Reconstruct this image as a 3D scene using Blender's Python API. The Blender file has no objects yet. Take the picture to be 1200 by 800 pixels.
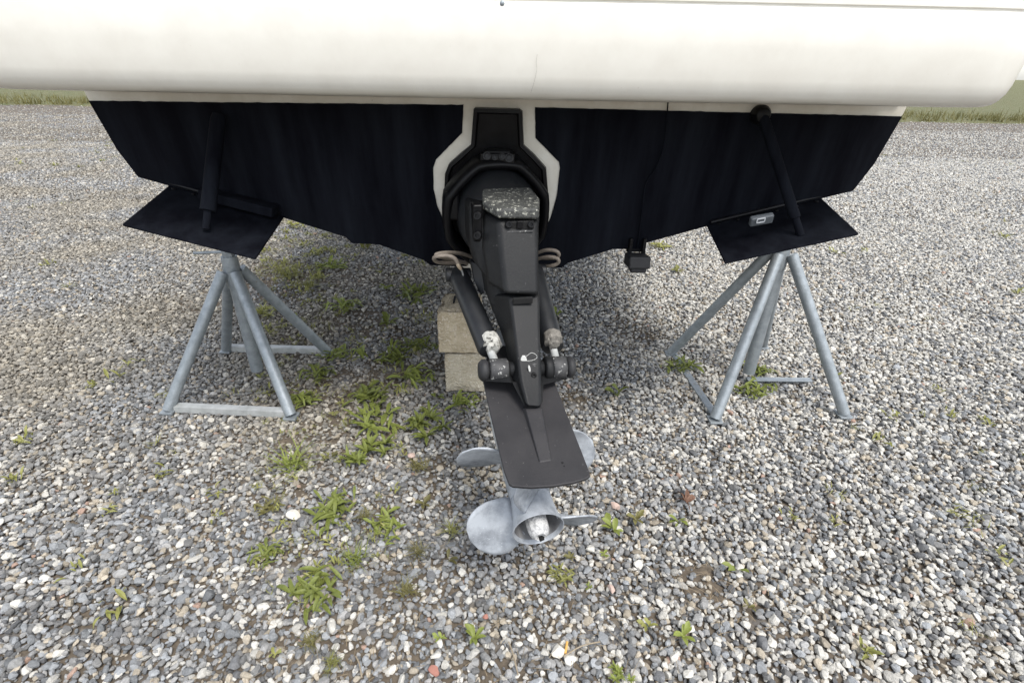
import bpy, bmesh, math, random
import numpy as np
from mathutils import Vector, Matrix, noise as mnoise

random.seed(7)
rng = np.random.default_rng(11)
scene = bpy.context.scene
COL = scene.collection
R = math.radians

# ------------------------------------------------------------------ camera
FPX, TH, ROLL, CH = 600.0, R(28.0), R(1.1), 1.45
_f = Vector((0, math.cos(TH), -math.sin(TH)))
_r0 = Vector((1, 0, 0)); _u0 = _r0.cross(_f)
_r = _r0 * math.cos(ROLL) + _u0 * math.sin(ROLL)
_u = -_r0 * math.sin(ROLL) + _u0 * math.cos(ROLL)
CAMP = Vector((0, 0, CH))
cd = bpy.data.cameras.new('camera'); cam = bpy.data.objects.new('camera', cd); COL.objects.link(cam)
cd.sensor_width = 36; cd.lens = 36 * FPX / 1200.0; cd.clip_end = 2000; cd.clip_start = 0.02
m = Matrix((( _r.x, _u.x, -_f.x, CAMP.x), (_r.y, _u.y, -_f.y, CAMP.y), (_r.z, _u.z, -_f.z, CAMP.z), (0, 0, 0, 1)))
cam.matrix_world = m
scene.camera = cam

# ------------------------------------------------------------------ sky, sun, exposure
SUN_EL, SUN_AZ = 61.0, 146.0          # azimuth measured from +Y towards +X
w = bpy.data.worlds.new('World'); scene.world = w; w.use_nodes = True
nt = w.node_tree; bg = nt.nodes['Background']
sky = nt.nodes.new('ShaderNodeTexSky'); sky.sky_type = 'NISHITA'; sky.sun_disc = False
sky.sun_elevation = R(SUN_EL); sky.sun_rotation = R(SUN_AZ)
sky.air_density = 1.0; sky.dust_density = 1.2; sky.ozone_density = 0.8
hs = nt.nodes.new('ShaderNodeHueSaturation'); hs.inputs['Saturation'].default_value = 0.35
nt.links.new(sky.outputs[0], hs.inputs['Color']); nt.links.new(hs.outputs[0], bg.inputs[0])
bg.inputs[1].default_value = 0.15
sl = bpy.data.lights.new('sun', 'SUN'); so = bpy.data.objects.new('sun', sl); COL.objects.link(so)
sl.energy = 1.5; sl.angle = R(20); sl.color = (1.0, 0.96, 0.9)
sd = Vector((math.sin(R(SUN_AZ)) * math.cos(R(SUN_EL)), math.cos(R(SUN_AZ)) * math.cos(R(SUN_EL)), math.sin(R(SUN_EL))))
so.rotation_euler = sd.to_track_quat('Z', 'Y').to_euler(); so.location = sd * 20
vs = scene.view_settings
vs.view_transform = 'Standard'; vs.look = 'None'; vs.gamma = 1; vs.use_curve_mapping = False
vs.exposure = 1.18
scene.render.engine = 'CYCLES'
scene.cycles.max_bounces = 5; scene.cycles.diffuse_bounces = 3; scene.cycles.glossy_bounces = 2; scene.cycles.transmission_bounces = 2

# ------------------------------------------------------------------ measuring helpers (photograph pixel -> place)
def ray(x, y): return _f + _r * ((x - 600) / FPX) - _u * ((y - 400) / FPX)
def pz(x, y, z=0.0):
    d = ray(x, y); return CAMP + d * ((z - CH) / d.z)
def py_(x, y, Y):
    d = ray(x, y); return CAMP + d * (Y / d.y)

# ------------------------------------------------------------------ materials
def mat(name, base, rough=0.6, metal=0.0, var=None, scale=20.0, detail=4, bump=0.0, bscale=None, bdist=0.002,
        chips=None, coat=0.0, coord='Object', stretch=None, spec=None, ramp=(0.32, 0.68)):
    """base: colour; var: second colour mixed by noise; chips: (colour, scale, threshold) sharp specks"""
    mt = bpy.data.materials.new(name); mt.use_nodes = True
    n = mt.node_tree; L = n.links; b = n.nodes['Principled BSDF']
    b.inputs['Roughness'].default_value = rough; b.inputs['Metallic'].default_value = metal
    b.inputs['Coat Weight'].default_value = coat
    if spec is not None: b.inputs['Specular IOR Level'].default_value = spec
    tc = n.nodes.new('ShaderNodeTexCoord'); src = tc.outputs[coord]
    if stretch:
        mp = n.nodes.new('ShaderNodeMapping'); mp.inputs['Scale'].default_value = stretch
        L.new(src, mp.inputs['Vector']); src = mp.outputs[0]
    col = None
    if var is not None:
        t = n.nodes.new('ShaderNodeTexNoise'); t.inputs['Scale'].default_value = scale; t.inputs['Detail'].default_value = detail
        t.inputs['Roughness'].default_value = 0.65
        L.new(src, t.inputs['Vector'])
        rp = n.nodes.new('ShaderNodeValToRGB'); rp.color_ramp.elements[0].position = ramp[0]; rp.color_ramp.elements[1].position = ramp[1]
        rp.color_ramp.elements[0].color = (*base, 1); rp.color_ramp.elements[1].color = (*var, 1)
        L.new(t.outputs[0], rp.inputs[0]); col = rp.outputs[0]
        mr = n.nodes.new('ShaderNodeMapRange'); mr.inputs[3].default_value = max(0.05, rough - 0.1); mr.inputs[4].default_value = min(1, rough + 0.12)
        L.new(t.outputs[0], mr.inputs[0]); L.new(mr.outputs[0], b.inputs['Roughness'])
    if chips:
        cc, cs, th = chips
        t2 = n.nodes.new('ShaderNodeTexNoise'); t2.inputs['Scale'].default_value = cs; t2.inputs['Detail'].default_value = 6
        t2.inputs['Roughness'].default_value = 0.7
        L.new(src, t2.inputs['Vector'])
        r2 = n.nodes.new('ShaderNodeValToRGB'); r2.color_ramp.elements[0].position = th; r2.color_ramp.elements[1].position = th + 0.03
        L.new(t2.outputs[0], r2.inputs[0])
        mx = n.nodes.new('ShaderNodeMix'); mx.data_type = 'RGBA'
        L.new(r2.outputs[0], mx.inputs['Factor'])
        if col: L.new(col, mx.inputs['A'])
        else: mx.inputs['A'].default_value = (*base, 1)
        mx.inputs['B'].default_value = (*cc, 1); col = mx.outputs['Result']
    if col: L.new(col, b.inputs['Base Color'])
    else: b.inputs['Base Color'].default_value = (*base, 1)
    if bump:
        t3 = n.nodes.new('ShaderNodeTexNoise'); t3.inputs['Scale'].default_value = bscale or scale; t3.inputs['Detail'].default_value = 6
        L.new(src, t3.inputs['Vector'])
        bp = n.nodes.new('ShaderNodeBump'); bp.inputs['Strength'].default_value = bump; bp.inputs['Distance'].default_value = bdist
        L.new(t3.outputs[0], bp.inputs['Height']); L.new(bp.outputs[0], b.inputs['Normal'])
    return mt

M = {}
M['gelcoat'] = mat('gelcoat', (0.70, 0.68, 0.615), 0.34, var=(0.645, 0.62, 0.555), scale=9, chips=((0.52, 0.48, 0.40), 70, 0.70), bump=0.05, bscale=60, coat=0.3)
M['gelcoat_strip'] = mat('gelcoat_strip', (0.74, 0.72, 0.65), 0.45, var=(0.64, 0.61, 0.53), scale=14, chips=((0.2, 0.19, 0.17), 60, 0.72))
M['antifoul'] = mat('antifoul', (0.0010, 0.0013, 0.0035), 0.85, var=(0.010, 0.012, 0.017), scale=6, detail=9, ramp=(.40, .72), stretch=(1.5, 1, 0.14), bump=0.15, bscale=60, spec=0.10)
M['black_cast'] = mat('black_cast', (0.0025, 0.0025, 0.003), 0.40, var=(0.006, 0.006, 0.007), scale=25, bump=0.2, bscale=160, spec=0.2)
M['drive_paint'] = mat('drive_paint', (0.0065, 0.007, 0.008), 0.55, var=(0.0145, 0.015, 0.0155), scale=9, chips=((0.09, 0.09, 0.09), 65, 0.66), bump=0.3, bscale=160, spec=0.26)
M['plate_paint'] = mat('plate_paint', (0.020, 0.0195, 0.0215), 0.58, var=(0.033, 0.0315, 0.033), scale=7, detail=8, chips=((0.16, 0.155, 0.15), 95, 0.665), bump=0.25, bscale=160, spec=0.35)
M['worn_top'] = mat('worn_top', (0.020, 0.021, 0.021), 0.7, var=(0.075, 0.077, 0.07), scale=80, detail=10, chips=((0.36, 0.36, 0.31), 85, 0.575), bump=0.6, bscale=150, bdist=0.003)
M['cyl_paint'] = mat('cyl_paint', (0.008, 0.009, 0.011), 0.45, var=(0.015, 0.0165, 0.019), scale=14, bump=0.08, bscale=90)
M['rubber'] = mat('rubber', (0.012, 0.012, 0.014), 0.65, var=(0.022, 0.022, 0.023), scale=30, bump=0.2, bscale=120)
M['boss_grit'] = mat('boss_grit', (0.030, 0.030, 0.032), 0.6, var=(0.05, 0.05, 0.05), scale=60, chips=((0.4, 0.4, 0.38), 90, 0.60), bump=0.5, bscale=200)
M['hole_shade'] = mat('hole_shade', (0.003, 0.003, 0.003), 0.9)  # near-black solids stand in for the shade inside holes, slots and grooves
M['anode'] = mat('anode', (0.46, 0.455, 0.42), 0.85, var=(0.25, 0.245, 0.22), scale=70, ramp=(.42, .62), chips=((0.04, 0.037, 0.033), 70, 0.57), bump=0.8, bscale=120, bdist=0.004)
M['anode_brown'] = mat('anode_brown', (0.22, 0.205, 0.18), 0.85, var=(0.09, 0.083, 0.072), scale=60, chips=((0.45, 0.42, 0.36), 80, 0.62), bump=0.8, bscale=120, bdist=0.004)
M['prop_grey'] = mat('prop_grey', (0.39, 0.415, 0.445), 0.52, 0.05, var=(0.13, 0.142, 0.16), scale=9, detail=10, ramp=(0.42, 0.66), chips=((0.50, 0.53, 0.56), 240, 0.63), bump=0.15, bscale=180)
M['bore_shade'] = mat('bore_shade', (0.10, 0.10, 0.105), 0.7, var=(0.22, 0.22, 0.22), scale=30, bump=0.3, bscale=120)  # dark colour stands in for the shade inside the hub bore
M['prop_nut'] = mat('prop_nut', (0.50, 0.50, 0.49), 0.8, var=(0.30, 0.30, 0.30), scale=140, ramp=(.42, .6), chips=((0.08, 0.08, 0.08), 150, 0.62), bump=0.6, bscale=160)
M['gearcase'] = mat('gearcase', (0.50, 0.51, 0.52), 0.5, 0.2, var=(0.36, 0.38, 0.40), scale=16, bump=0.2, bscale=120)
M['hose'] = mat('hose', (0.26, 0.22, 0.18), 0.6, var=(0.17, 0.145, 0.12), scale=40)
M['hose_fitting'] = mat('hose_fitting', (0.55, 0.48, 0.38), 0.45, 0.5, var=(0.4, 0.3, 0.2), scale=90)
M['chip_white'] = mat('chip_white', (0.66, 0.66, 0.63), 0.7, var=(0.5, 0.5, 0.48), scale=150)
M['galv'] = mat('galv', (0.33, 0.36, 0.38), 0.48, 0.45, var=(0.22, 0.245, 0.26), scale=26, detail=6, chips=((0.15, 0.09, 0.05), 34, 0.67), bump=0.25, bscale=120)
M['galv_light'] = mat('galv_light', (0.48, 0.49, 0.48), 0.55, 0.25, var=(0.34, 0.35, 0.34), scale=20, bump=0.15, bscale=100, chips=((0.2, 0.16, 0.12), 40, 0.68))
M['plywood'] = mat('plywood', (0.30, 0.20, 0.11), 0.8, var=(0.20, 0.13, 0.07), scale=8, stretch=(1, 8, 1))
M['concrete'] = mat('concrete', (0.55, 0.465, 0.33), 0.95, var=(0.41, 0.335, 0.225), scale=14, detail=8, chips=((0.60, 0.52, 0.40), 75, 0.55), bump=1.0, bscale=90, bdist=0.014)
M['concrete_pale'] = mat('concrete_pale', (0.53, 0.47, 0.36), 0.95, var=(0.42, 0.36, 0.26), scale=14, detail=8, chips=((0.62, 0.57, 0.47), 75, 0.57), bump=1.0, bscale=90, bdist=0.014)
M['tag'] = mat('tag', (0.10, 0.11, 0.12), 0.5)
M['tag_print'] = mat('tag_print', (0.62, 0.64, 0.66), 0.5)
M['red_stone'] = mat('red_stone', (0.36, 0.17, 0.13), 0.85, var=(0.27, 0.12, 0.09), scale=60, bump=0.4, bscale=120)
M['pink_stone'] = mat('pink_stone', (0.52, 0.40, 0.34), 0.85, var=(0.45, 0.33, 0.28), scale=60, bump=0.4, bscale=120)
M['pale_stone'] = mat('pale_stone', (0.62, 0.59, 0.53), 0.85, var=(0.52, 0.49, 0.43), scale=60, bump=0.4, bscale=120)
M['dead_leaf'] = mat('dead_leaf', (0.17, 0.095, 0.06), 0.8, var=(0.10, 0.05, 0.032), scale=60)
M['twig'] = mat('twig', (0.30, 0.25, 0.18), 0.85, var=(0.2, 0.16, 0.11), scale=60)
M['filter'] = mat('filter', (0.62, 0.36, 0.10), 0.8, var=(0.55, 0.30, 0.08), scale=200)

def leaf_mat(name, a, b_, trans=0.25):
    mt = mat(name, a, 0.5, var=b_, scale=40, spec=0.35)
    b = mt.node_tree.nodes['Principled BSDF']
    L = mt.node_tree.links
    oi = mt.node_tree.nodes.new('ShaderNodeObjectInfo')
    hsv = mt.node_tree.nodes.new('ShaderNodeHueSaturation')
    mr = mt.node_tree.nodes.new('ShaderNodeMapRange'); mr.inputs[3].default_value = 0.75; mr.inputs[4].default_value = 1.25
    L.new(oi.outputs['Random'], mr.inputs[0]); L.new(mr.outputs[0], hsv.inputs['Value'])
    src = b.inputs['Base Color'].links[0].from_socket
    L.new(src, hsv.inputs['Color']); L.new(hsv.outputs[0], b.inputs['Base Color'])
    tr = mt.node_tree.nodes.new('ShaderNodeBsdfTranslucent'); ad = mt.node_tree.nodes.new('ShaderNodeMixShader'); ad.inputs[0].default_value = trans
    L.new(hsv.outputs[0], tr.inputs[0]); out = mt.node_tree.nodes['Material Output']
    L.new(b.outputs[0], ad.inputs[1]); L.new(tr.outputs[0], ad.inputs[2]); L.new(ad.outputs[0], out.inputs[0])
    return mt
M['leaf'] = leaf_mat('leaf', (0.245, 0.275, 0.066), (0.15, 0.185, 0.042), .3)
M['leaf_yellow'] = leaf_mat('leaf_yellow', (0.31, 0.30, 0.10), (0.21, 0.22, 0.06))
M['leaf_olive'] = leaf_mat('leaf_olive', (0.17, 0.165, 0.055), (0.13, 0.11, 0.045))
M['straw'] = leaf_mat('straw', (0.34, 0.27, 0.17), (0.24, 0.18, 0.11), 0.1)

# ------------------------------------------------------------------ object helpers
def tag(o, label=None, cat=None, group=None, kind=None):
    if label: o['label'] = label
    if cat: o['category'] = cat
    if group: o['group'] = group
    if kind: o['kind'] = kind
    return o

def thing(name, loc, label, cat, group=None):
    o = bpy.data.objects.new(name, None); COL.objects.link(o); o.location = loc; o.empty_display_size = 0.05
    return tag(o, label, cat, group)

def root_of(o):
    p = Vector((0, 0, 0))
    while o is not None: p += o.location; o = o.parent
    return p

def mk(name, V, Fc, mt, parent=None, bevel=0.0, seg=2, sharp=35, smooth=True, label=None, subsurf=0, solid=0.0, soff=0.0):
    """V in world coordinates; the object's origin is put at the centre of its points"""
    V = [Vector(v) for v in V]
    c = sum(V, Vector()) / len(V)
    me = bpy.data.meshes.new(name); me.from_pydata([v - c for v in V], [], Fc); me.update()
    bm = bmesh.new(); bm.from_mesh(me); bmesh.ops.recalc_face_normals(bm, faces=bm.faces); bm.to_mesh(me); bm.free()
    o = bpy.data.objects.new(name, me); COL.objects.link(o)
    me.materials.append(mt)
    if smooth:
        for p in me.polygons: p.use_smooth = True
        me.set_sharp_from_angle(angle=R(sharp))
    if solid:
        s = o.modifiers.new('solid', 'SOLIDIFY'); s.thickness = solid; s.offset = soff
    if subsurf:
        s = o.modifiers.new('sub', 'SUBSURF'); s.levels = subsurf; s.render_levels = subsurf
    if bevel:
        b = o.modifiers.new('bevel', 'BEVEL'); b.width = bevel; b.segments = seg; b.limit_method = 'ANGLE'; b.angle_limit = R(30); b.harden_normals = True
    if parent is not None:
        o.parent = parent; o.location = c - root_of(parent)
    else: o.location = c
    if label: o['label'] = label
    return o

def box(c, sx, sy, sz, rot=None):
    V = []
    for x in (-1, 1):
        for y in (-1, 1):
            for z in (-1, 1):
                v = Vector((x * sx / 2, y * sy / 2, z * sz / 2))
                if rot is not None: v = rot @ v
                V.append(v + Vector(c))
    return V, [(0, 1, 3, 2), (4, 6, 7, 5), (0, 4, 5, 1), (2, 3, 7, 6), (0, 2, 6, 4), (1, 5, 7, 3)]

def loft(loops, cap=True, closed=True):
    n = len(loops[0]); V = [Vector(p) for l in loops for p in l]; Fc = []
    for i in range(len(loops) - 1):
        for j in range(n if closed else n - 1):
            k = (j + 1) % n
            Fc.append((i * n + j, i * n + k, (i + 1) * n + k, (i + 1) * n + j))
    if cap and closed:
        Fc.append(tuple(range(n))); Fc.append(tuple(range((len(loops) - 1) * n, len(loops) * n)))
    return V, Fc

def frame_for(d):
    d = Vector(d).normalized(); a = Vector((0, 0, 1)) if abs(d.z) < 0.9 else Vector((1, 0, 0))
    x = d.cross(a).normalized(); return x, x.cross(d).normalized()

def tube(pts, rad, n=14, cap=True):
    pts = [Vector(p) for p in pts]; rad = rad if isinstance(rad, (list, tuple)) else [rad] * len(pts)
    loops = []; x = None
    for i, p in enumerate(pts):
        d = (pts[min(i + 1, len(pts) - 1)] - pts[max(i - 1, 0)]).normalized()
        if x is None: x, _ = frame_for(d)
        x = (x - d * x.dot(d)).normalized(); y = d.cross(x)
        loops.append([p + (x * math.cos(2 * math.pi * k / n) + y * math.sin(2 * math.pi * k / n)) * rad[i] for k in range(n)])
    return loft(loops, cap)

def lathe(p0, d, prof, n=24):
    """prof: list of (distance along d, radius)"""
    d = Vector(d).normalized(); x, y = frame_for(d); p0 = Vector(p0)
    loops = [[p0 + d * s + (x * math.cos(2 * math.pi * k / n) + y * math.sin(2 * math.pi * k / n)) * r for k in range(n)] for s, r in prof]
    return loft(loops)

def join(*parts):
    V, Fc = [], []
    for v, f in parts:
        o = len(V); V += list(v); Fc += [tuple(i + o for i in q) for q in f]
    return V, Fc

def prism(poly, off):
    """poly: world points of a flat outline; off: vector of the extrusion"""
    poly = [Vector(p) for p in poly]; n = len(poly); off = Vector(off)
    V = poly + [p + off for p in poly]
    return V, [tuple(range(n)), tuple(range(2 * n - 1, n - 1, -1))] + [(i, (i + 1) % n, n + (i + 1) % n, n + i) for i in range(n)]

def curve_pts(pts, k=6):
    """Catmull-Rom"""
    P = [Vector(p) for p in pts]; P = [P[0]] + P + [P[-1]]; out = []
    for i in range(1, len(P) - 2):
        for j in range(k):
            t = j / k
            out.append(0.5 * ((2 * P[i]) + (P[i + 1] - P[i - 1]) * t + (2 * P[i - 1] - 5 * P[i] + 4 * P[i + 1] - P[i + 2]) * t * t + (3 * P[i] - P[i - 1] - 3 * P[i + 1] + P[i + 2]) * t ** 3))
    out.append(P[-2]); return out

# ================================================================== SETTING: ground
def ground_z(x, y):
    return 0.012 * mnoise.noise(Vector((x * 0.9, y * 0.9, 3.1))) + 0.006 * mnoise.noise(Vector((x * 2.7, y * 2.7, 8.1)))
def build_ground():
    xs = [-300, -120, -50, -22] + list(np.linspace(-11, 11, 90)) + [22, 50, 120, 300]
    ys = [-60, -20, -5] + list(np.linspace(-1, 14, 64)) + [22, 50, 120, 300, 700]
    V = [(x, y, (ground_z(x, y) if abs(x) <= 11 and -1 <= y <= 14 else 0) - 0.010) for y in ys for x in xs]; n = len(xs)
    Fc = [(j * n + i, j * n + i + 1, (j + 1) * n + i + 1, (j + 1) * n + i) for j in range(len(ys) - 1) for i in range(n - 1)]
    mt = bpy.data.materials.new('gravel_soil'); mt.use_nodes = True
    t = mt.node_tree; L = t.links; b = t.nodes['Principled BSDF']; b.inputs['Roughness'].default_value = 0.95
    tc = t.nodes.new('ShaderNodeTexCoord')
    vo = t.nodes.new('ShaderNodeTexVoronoi'); vo.inputs['Scale'].default_value = 38; L.new(tc.outputs['Object'], vo.inputs['Vector'])
    cr = t.nodes.new('ShaderNodeValToRGB'); e = cr.color_ramp.elements
    e[0].position = 0; e[0].color = (0.10, 0.105, 0.115, 1); e[1].position = 1; e[1].color = (0.40, 0.385, 0.355, 1)
    k = e.new(0.5); k.color = (0.17, 0.178, 0.19, 1); k = e.new(0.75); k.color = (0.26, 0.255, 0.24, 1)
    sp = t.nodes.new('ShaderNodeSeparateColor'); L.new(vo.outputs['Color'], sp.inputs[0]); L.new(sp.outputs[0], cr.inputs[0])
    no = t.nodes.new('ShaderNodeTexNoise'); no.inputs['Scale'].default_value = 6; no.inputs['Detail'].default_value = 8; L.new(tc.outputs['Object'], no.inputs['Vector'])
    r2 = t.nodes.new('ShaderNodeValToRGB'); r2.color_ramp.elements[0].position = 0.30; r2.color_ramp.elements[1].position = 0.46
    L.new(no.outputs[0], r2.inputs[0])
    mx = t.nodes.new('ShaderNodeMix'); mx.data_type = 'RGBA'; L.new(r2.outputs[0], mx.inputs['Factor']); L.new(cr.outputs[0], mx.inputs['A'])
    n3 = t.nodes.new('ShaderNodeTexNoise'); n3.inputs['Scale'].default_value = 120; L.new(tc.outputs['Object'], n3.inputs['Vector'])
    r3 = t.nodes.new('ShaderNodeValToRGB'); r3.color_ramp.elements[0].color = (0.055, 0.042, 0.030, 1); r3.color_ramp.elements[1].color = (0.17, 0.14, 0.105, 1)
    L.new(n3.outputs[0], r3.inputs[0]); L.new(r3.outputs[0], mx.inputs['B'])
    # grey-brown fines between the scattered stones near the boat, crushed stone surface further off; both darkened for the shade in gaps
    L.new(mx.outputs['Result'], b.inputs['Base Color'])
    bp = t.nodes.new('ShaderNodeBump'); bp.inputs['Strength'].default_value = 0.8; bp.inputs['Distance'].default_value = 0.01; bp.invert = True
    L.new(vo.outputs['Distance'], bp.inputs['Height']); L.new(bp.outputs[0], b.inputs['Normal'])
    o = mk('ground', V, Fc, mt); tag(o, kind='structure')
build_ground()

def build_verge():
    V, Fc = [], []
    xs = np.linspace(-90, 90, 260)
    for j, dy in enumerate((0, .25, .7, 1.5, 4, 30, 600)):
        for x in xs:
            e = 1.2 * mnoise.noise(Vector((x * .16, 1.5, 0))) + .5 * mnoise.noise(Vector((x * .9, 4.5, 0)))
            V.append((x * (1 + dy / 60), 20.5 + e + dy, (-.02, .03, .06, .08, .10, .12, .12)[j]))
    n = len(xs)
    for j in range(6):
        for i in range(n - 1): Fc.append((j * n + i, j * n + i + 1, (j + 1) * n + i + 1, (j + 1) * n + i))
    tag(mk('grass_verge', V, Fc, mat('verge', (0.10, 0.12, 0.04), 0.95, var=(0.17, 0.15, 0.075), scale=3, detail=9, bump=1.0, bscale=14, bdist=.15)), kind='structure')
    random.seed(77); parts = []
    for k in range(2600):
        x = random.uniform(-38, 38); y = 20.6 + abs(random.gauss(0, 1.6)) + 1.2 * mnoise.noise(Vector((x * .16, 1.5, 0)))
        for q in range(5):
            a = random.uniform(0, 6.28); h = random.uniform(.10, .34); b = Vector((x + random.gauss(0, .10), y + random.gauss(0, .10), .02)); s_ = Vector((math.cos(a), math.sin(a), 0)) * .018
            t = b + Vector((random.gauss(0, .08), random.gauss(0, .08), h)); parts.append(([b - s_, b + s_, t], [(0, 1, 2)]))
    tag(mk('long_grass', *join(*parts), M['leaf_olive']), 'rough grass at the far edge of the gravel yard', 'grass', kind='stuff')

# bare or sandy spots in the gravel: (px, py, radius, density kept)
BARE = [(826, 682, .09, .22), (748, 388, .20, .45), (690, 350, .16, .65), (672, 470, .10, .35), (430, 375, .34, .35), (455, 430, .20, .35), (505, 545, .06, .4), (440, 510, .12, .5), (385, 500, .16, .5), (360, 400, .25, .45),
        (400, 455, .22, .35), (345, 460, .18, .45), (350, 520, .12, .45), (480, 395, .18, .35), (500, 430, .14, .4), (340, 655, .06, .5), (450, 600, .07, .5), (530, 700, .05, .5), (350, 575, .06, .5), (470, 690, .10, .6), (800, 470, .05, .6),
        (330, 330, .6, .35), (420, 320, .4, .5), (500, 560, .08, .5), (880, 720, .06, .5), (640, 680, .06, .55), (575, 780, .06, .6), (400, 745, .08, .6)]
BAREP = [(pz(x, y), r_, k) for x, y, r_, k in BARE]

def stone_mesh(seed, flat=0.66):
    r_ = random.Random(seed)
    bm = bmesh.new(); bmesh.ops.create_icosphere(bm, subdivisions=2, radius=1.0)
    planes = []
    for i in range(11):
        n = Vector((r_.gauss(0, 1), r_.gauss(0, 1), r_.gauss(0, 1))).normalized(); planes.append((n, r_.uniform(0.50, 0.84)))
    ax = Vector((r_.uniform(0.95, 1.3), r_.uniform(0.75, 1.0), flat * r_.uniform(0.85, 1.15)))
    for v in bm.verts:
        p = v.co.copy()
        for n, d in planes:
            e = p.dot(n) - d
            if e > 0: p -= n * e * 0.985
        p *= 1.0 + 0.04 * mnoise.noise(p * 2.5 + Vector((seed * 3.1, 0, 0)))
        v.co = Vector((p.x * ax.x, p.y * ax.y, p.z * ax.z))
    me = bpy.data.meshes.new('stone'); bm.to_mesh(me); bm.free()
    for p in me.polygons: p.use_smooth = True
    me.set_sharp_from_angle(angle=R(17))
    return me

def stone_material():
    mt = bpy.data.materials.new('crushed_stone'); mt.use_nodes = True
    t = mt.node_tree; L = t.links; b = t.nodes['Principled BSDF']; b.inputs['Roughness'].default_value = 0.82; b.inputs['Specular IOR Level'].default_value = 0.35
    at = t.nodes.new('ShaderNodeAttribute'); at.attribute_type = 'INSTANCER'; at.attribute_name = 'tint'
    tc = t.nodes.new('ShaderNodeTexCoord')
    n1 = t.nodes.new('ShaderNodeTexNoise'); n1.inputs['Scale'].default_value = 2.2; n1.inputs['Detail'].default_value = 4; n1.inputs['Roughness'].default_value = 0.7
    L.new(tc.outputs['Object'], n1.inputs['Vector'])
    mr = t.nodes.new('ShaderNodeMapRange'); mr.inputs[1].default_value = 0.25; mr.inputs[2].default_value = 0.75; mr.inputs[3].default_value = 0.72; mr.inputs[4].default_value = 1.24
    L.new(n1.outputs[0], mr.inputs[0])
    mx = t.nodes.new('ShaderNodeMix'); mx.data_type = 'RGBA'; mx.blend_type = 'MULTIPLY'; mx.inputs['Factor'].default_value = 1
    L.new(at.outputs['Color'], mx.inputs['A']); L.new(mr.outputs[0], mx.inputs['B']); L.new(mx.outputs['Result'], b.inputs['Base Color'])
    bp = t.nodes.new('ShaderNodeBump'); bp.inputs['Strength'].default_value = 0.35; bp.inputs['Distance'].default_value = 0.12
    L.new(n1.outputs[0], bp.inputs['Height']); L.new(bp.outputs[0], b.inputs['Normal'])
    return mt

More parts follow.
